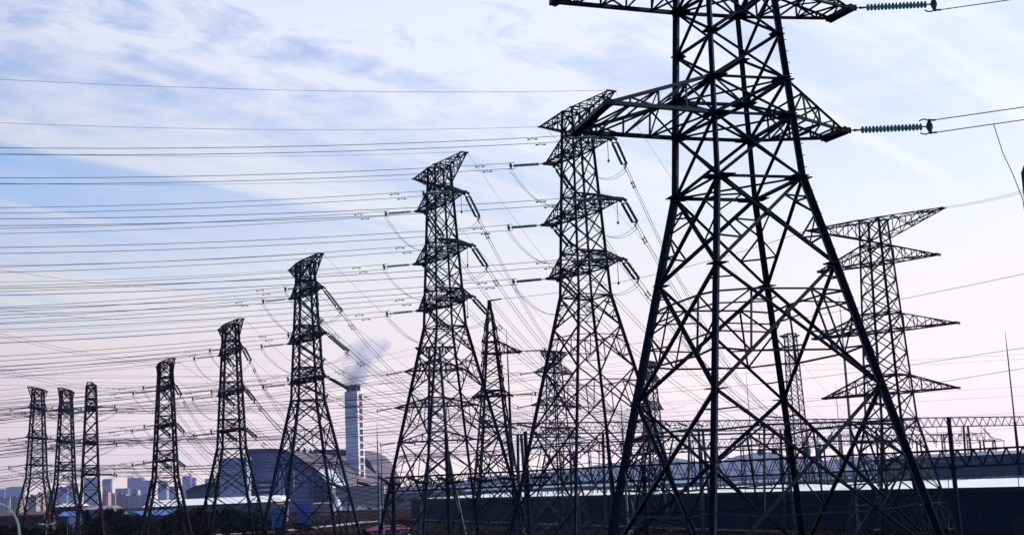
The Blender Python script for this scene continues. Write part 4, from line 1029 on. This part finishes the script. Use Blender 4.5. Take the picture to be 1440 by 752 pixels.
# ------------------------------------------------------------------ skyline
CITY = [(-6, 7, 687, 2200, 'blue_flat', 'low hazy block at the very edge of the skyline'), (8, 31, 684, 2150, 'blue_flat', 'broad hazy grey-blue block behind the curved lamp arm'), (-4, 14, 700, 1250, 'white_flat', 'squat mauve block behind the curved lamp arm'),
 (15, 27, 699, 950, 'cream', 'cream block between lamp arm and outermost small pylon'), (39, 51, 697, 960, 'cream', 'cream block seen through the outermost small pylon'), (50, 61, 693.5, 1000, 'pink', 'pinkish block touching the leg of the outermost small pylon'),
 (80, 94, 684, 2000, 'blue_flat', 'hazy block seen through the middle small pylon'), (93, 108, 681, 2100, 'blue_flat', 'taller hazy block seen past the middle small pylon'), (61, 78, 690, 2200, 'blue_flat', 'hazy low block between outermost and middle small pylons'),
 (118, 137, 671, 1900, 'blue_flat', 'hazy tower block seen through the narrowest small pylon'), (144, 156, 673, 2000, 'blue_flat', 'slim hazy tower block just past the narrowest small pylon'), (144, 152, 690.5, 1050, 'pink', 'small pink block at the foot of the slim hazy tower'),
 (152, 162, 694, 1200, 'cream', 'low cream block beside the small pink one'), (162, 180, 686, 1700, 'blue_flat', 'blue mid-rise block beside the low cream one'), (163, 177, 694, 1150, 'pink', 'low pink block before the blue mid-rise'),
 (179, 200, 671, 2000, 'blue_flat', 'wide hazy tower block with flat top, before the depot pylon'), (198, 215, 675, 1900, 'blue_flat', 'darker hazy block overlapping the wide flat-topped one'), (186, 194, 688, 1300, 'white_flat', 'slim white block below the wide hazy tower'),
 (178, 212, 695, 1150, 'white_flat', 'long low white block below the hazy towers'), (222, 234, 675, 1900, 'blue_flat', 'hazy block seen through the depot pylon'), (237, 249, 683, 2100, 'blue_flat', 'lower hazy block beside the depot pylon leg'),
 (256, 268, 668.5, 2050, 'blue_flat', 'tallest hazy twin block beside the arched wing, first half'), (267, 275, 671, 2060, 'blue_flat', 'tallest hazy twin block beside the arched wing, second half'), (288, 305, 672, 2200, 'blue_flat', 'hazy block above the roof of the arched wing')]
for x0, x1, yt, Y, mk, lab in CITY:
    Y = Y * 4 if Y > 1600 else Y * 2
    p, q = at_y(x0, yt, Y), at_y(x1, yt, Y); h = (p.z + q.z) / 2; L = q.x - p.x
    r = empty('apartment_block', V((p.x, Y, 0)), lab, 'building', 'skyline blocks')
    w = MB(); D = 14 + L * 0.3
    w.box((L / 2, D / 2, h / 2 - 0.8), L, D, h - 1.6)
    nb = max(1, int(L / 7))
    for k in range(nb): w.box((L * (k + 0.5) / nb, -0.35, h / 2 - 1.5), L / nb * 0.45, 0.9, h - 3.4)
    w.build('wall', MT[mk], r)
    t = MB(); t.box((L / 2, D / 2, h - 1.1 + 0.005), L + 0.6, D + 0.6, 0.6); t.box((L * 0.3, D / 2, h + 0.9), min(5, L * 0.3), D * 0.4, 3.2); t.box((L * 0.72, D / 2, h + 0.2), min(4, L * 0.2), D * 0.3, 1.8); t.build('roof', MT['grey_paint'], r)

# ------------------------------------------------------------------ trees and scrub
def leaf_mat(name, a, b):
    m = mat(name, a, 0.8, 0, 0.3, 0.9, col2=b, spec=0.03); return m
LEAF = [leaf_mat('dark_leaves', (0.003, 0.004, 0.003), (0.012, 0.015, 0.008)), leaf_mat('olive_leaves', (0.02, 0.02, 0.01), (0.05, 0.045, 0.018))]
MT['bark'] = mat('bark', (0.05, 0.035, 0.03), 0.9, 0, 0.3, 4)
def crown_mesh(seed, H, Rw, conifer=False, n=2600):
    r = random.Random(seed); b = MB(); cl = []
    if conifer: cl = [(V((r.uniform(-1, 1) * Rw * (1 - t) * 0.8, r.uniform(-1, 1) * Rw * (1 - t) * 0.8, H * (0.15 + 0.85 * t))), Rw * (0.42 * (1 - t) + 0.1)) for t in [i / 30 for i in range(30)]]
    else:
        for i in range(22):
            a = r.uniform(0, 6.283); q = math.sqrt(r.random()); z = r.uniform(0.34, 0.95)
            k = math.sin(math.pi * min(1, (z - 0.22) / 0.86)) ** 0.6
            cl.append((V((math.cos(a) * q * Rw * k * 0.85, math.sin(a) * q * Rw * k * 0.85, z * H)), Rw * r.uniform(0.22, 0.42)))
    for i in range(n):
        c, rad = r.choice(cl); d = V((r.gauss(0, 1), r.gauss(0, 1), r.gauss(0, 1))).normalized()
        p = c + d * rad * (r.random() ** 0.4)
        s = r.uniform(0.12, 0.30); u = V((r.gauss(0, 1), r.gauss(0, 1), r.gauss(0, 1))).normalized(); w = u.orthogonal().normalized()
        b.add([p - u * s, p + w * s * 0.6, p + u * s, p - w * s * 0.6], [(0, 1, 2, 3)])
    return b.mesh('crown')
def trunk_mesh(seed, H, Rw):
    r = random.Random(seed); b = MB(); b.tube([(0, 0, 0), (0.05, 0, H * 0.3), (-0.05, 0.06, H * 0.6)], [0.2, 0.15, 0.08], 8)
    for i in range(6):
        a = r.uniform(0, 6.28); z = H * r.uniform(0.25, 0.5); b.tube([(0, 0, z), (math.cos(a) * Rw * 0.55, math.sin(a) * Rw * 0.55, z + H * 0.25)], [0.08, 0.03], 6)
    return b.mesh('trunk')
TREES = [(crown_mesh(i, 8.0, 3.0, False, 4200), trunk_mesh(i, 8.0, 3.0)) for i in range(4)]
CON = (crown_mesh(9, 8.0, 2.2, True, 2600), trunk_mesh(9, 8.0, 1.2))
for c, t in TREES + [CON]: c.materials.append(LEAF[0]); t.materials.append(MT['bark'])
spots = [(122, 716, 262, 9), (150, 722, 268, 0), (164, 716, 280, 1), (178, 721, 272, 2), (192, 724, 262, 3), (214, 734, 240, 1), (232, 729, 246, 0), (251, 713.5, 275, 2), (267, 723, 268, 1), (282, 714, 282, 3), (297, 722, 270, 0),
         (313, 716, 284, 1), (326, 715, 290, 2), (343, 719, 292, 3), (357, 717, 296, 0), (370, 724, 290, 1), (140, 731, 238, 2), (88, 737, 230, 3), (40, 742, 222, 0), (62, 744, 214, 2), (14, 740, 236, 1), (422, 735, 330, 0), (434, 737, 330, 3), (508, 744, 215, 2), (394, 741, 300, 1)]
names_t = ['dark conifer below the narrowest small pylon']
for i, (px, yt, Y, v) in enumerate(spots):
    top = at_y(px, yt, Y); h = max(1.6, top.z); s = h / 8.0
    cm, tm = CON if v == 9 else TREES[v]
    if v == 9: lab, gp = names_t[0], None
    elif 140 <= px <= 300: lab, gp = 'dark round tree in the row before the white-roofed depot', 'trees before the depot'
    elif 300 < px < 380: lab, gp = 'dark round tree below the low wing of the arched hall', 'trees below the arched wing'
    elif px < 140: lab, gp = 'low dark bushy tree below the small distant pylons', 'trees below the small pylons'
    else: lab, gp = 'small olive bush beside the pale road under the arched hall', 'bushes by the road'
    r = empty('bushy_tree' if v != 9 else 'conifer_tree', V((top.x, Y, 0)), lab, 'tree', gp, rz=rnd.uniform(0, 6)); sx = s * rnd.uniform(0.9, 1.2) if h > 4 else s * 1.5
    r.scale = (sx, sx, s)
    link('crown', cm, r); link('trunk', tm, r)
MT['scrub'] = leaf_mat('reddish_scrub', (0.022, 0.010, 0.012), (0.05, 0.028, 0.022))
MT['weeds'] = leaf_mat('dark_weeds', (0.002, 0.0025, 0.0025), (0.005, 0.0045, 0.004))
def scrub(name, regions, m, seed, dens, hmax):
    r = random.Random(seed); b = MB()
    for (x0, x1, Y0, Y1, n) in regions:
        for i in range(n):
            Y = Y0 + (Y1 - Y0) * r.random(); px = r.uniform(x0, x1); p = V((ground_x(px, Y), Y, 0)); h = r.uniform(0.3, 1) ** 2 * hmax
            for k in range(dens):
                u = V((r.gauss(0, 0.5), r.gauss(0, 0.5), r.uniform(0.3, 1))).normalized(); w = u.orthogonal().normalized() * h * 0.16; q = p + V((r.gauss(0, h * 0.4), r.gauss(0, h * 0.4), 0))
                b.add([q - w, q + w, q + w * 0.8 + u * h, q - w * 0.5 + u * h], [(0, 1, 2, 3)])
    tag(b.build(name, m), 'low reddish-brown scrub' if 'red' in name else 'dark low weeds', 'scrub', kind='stuff')
scrub('reddish_undergrowth', [(400, 590, 455, 620, 2600), (380, 590, 300, 352, 600)], MT['scrub'], 4, 9, 1.5)
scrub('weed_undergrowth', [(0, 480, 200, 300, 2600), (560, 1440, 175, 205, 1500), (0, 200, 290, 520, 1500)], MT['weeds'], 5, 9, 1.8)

# ------------------------------------------------------------------ haze
def haze():
    m = bpy.data.materials.new('thin_haze'); m.use_nodes = True; nt = m.node_tree; nt.nodes.clear()
    out = nt.nodes.new('ShaderNodeOutputMaterial'); pv = nt.nodes.new('ShaderNodeVolumePrincipled')
    pv.inputs['Color'].default_value = (0.45, 0.55, 1.0, 1); pv.inputs['Density'].default_value = 0.000065; pv.inputs['Anisotropy'].default_value = 0.2
    nt.links.new(pv.outputs[0], out.inputs['Volume'])
    x0, x1, y0, y1, z0, z1 = -6000, 6000, -60, 11000, -1.2, 380
    b = MB(); b.add([(x0, y0, z0), (x1, y0, z0), (x1, y1, z0), (x0, y1, z0), (x0, y0, z1), (x1, y0, z1), (x1, y1, z1), (x0, y1, z1)], [(3, 2, 1, 0), (4, 5, 6, 7), (0, 1, 5, 4), (1, 2, 6, 5), (2, 3, 7, 6), (3, 0, 4, 7)])
    tag(b.build('haze', m), kind='stuff')
haze()
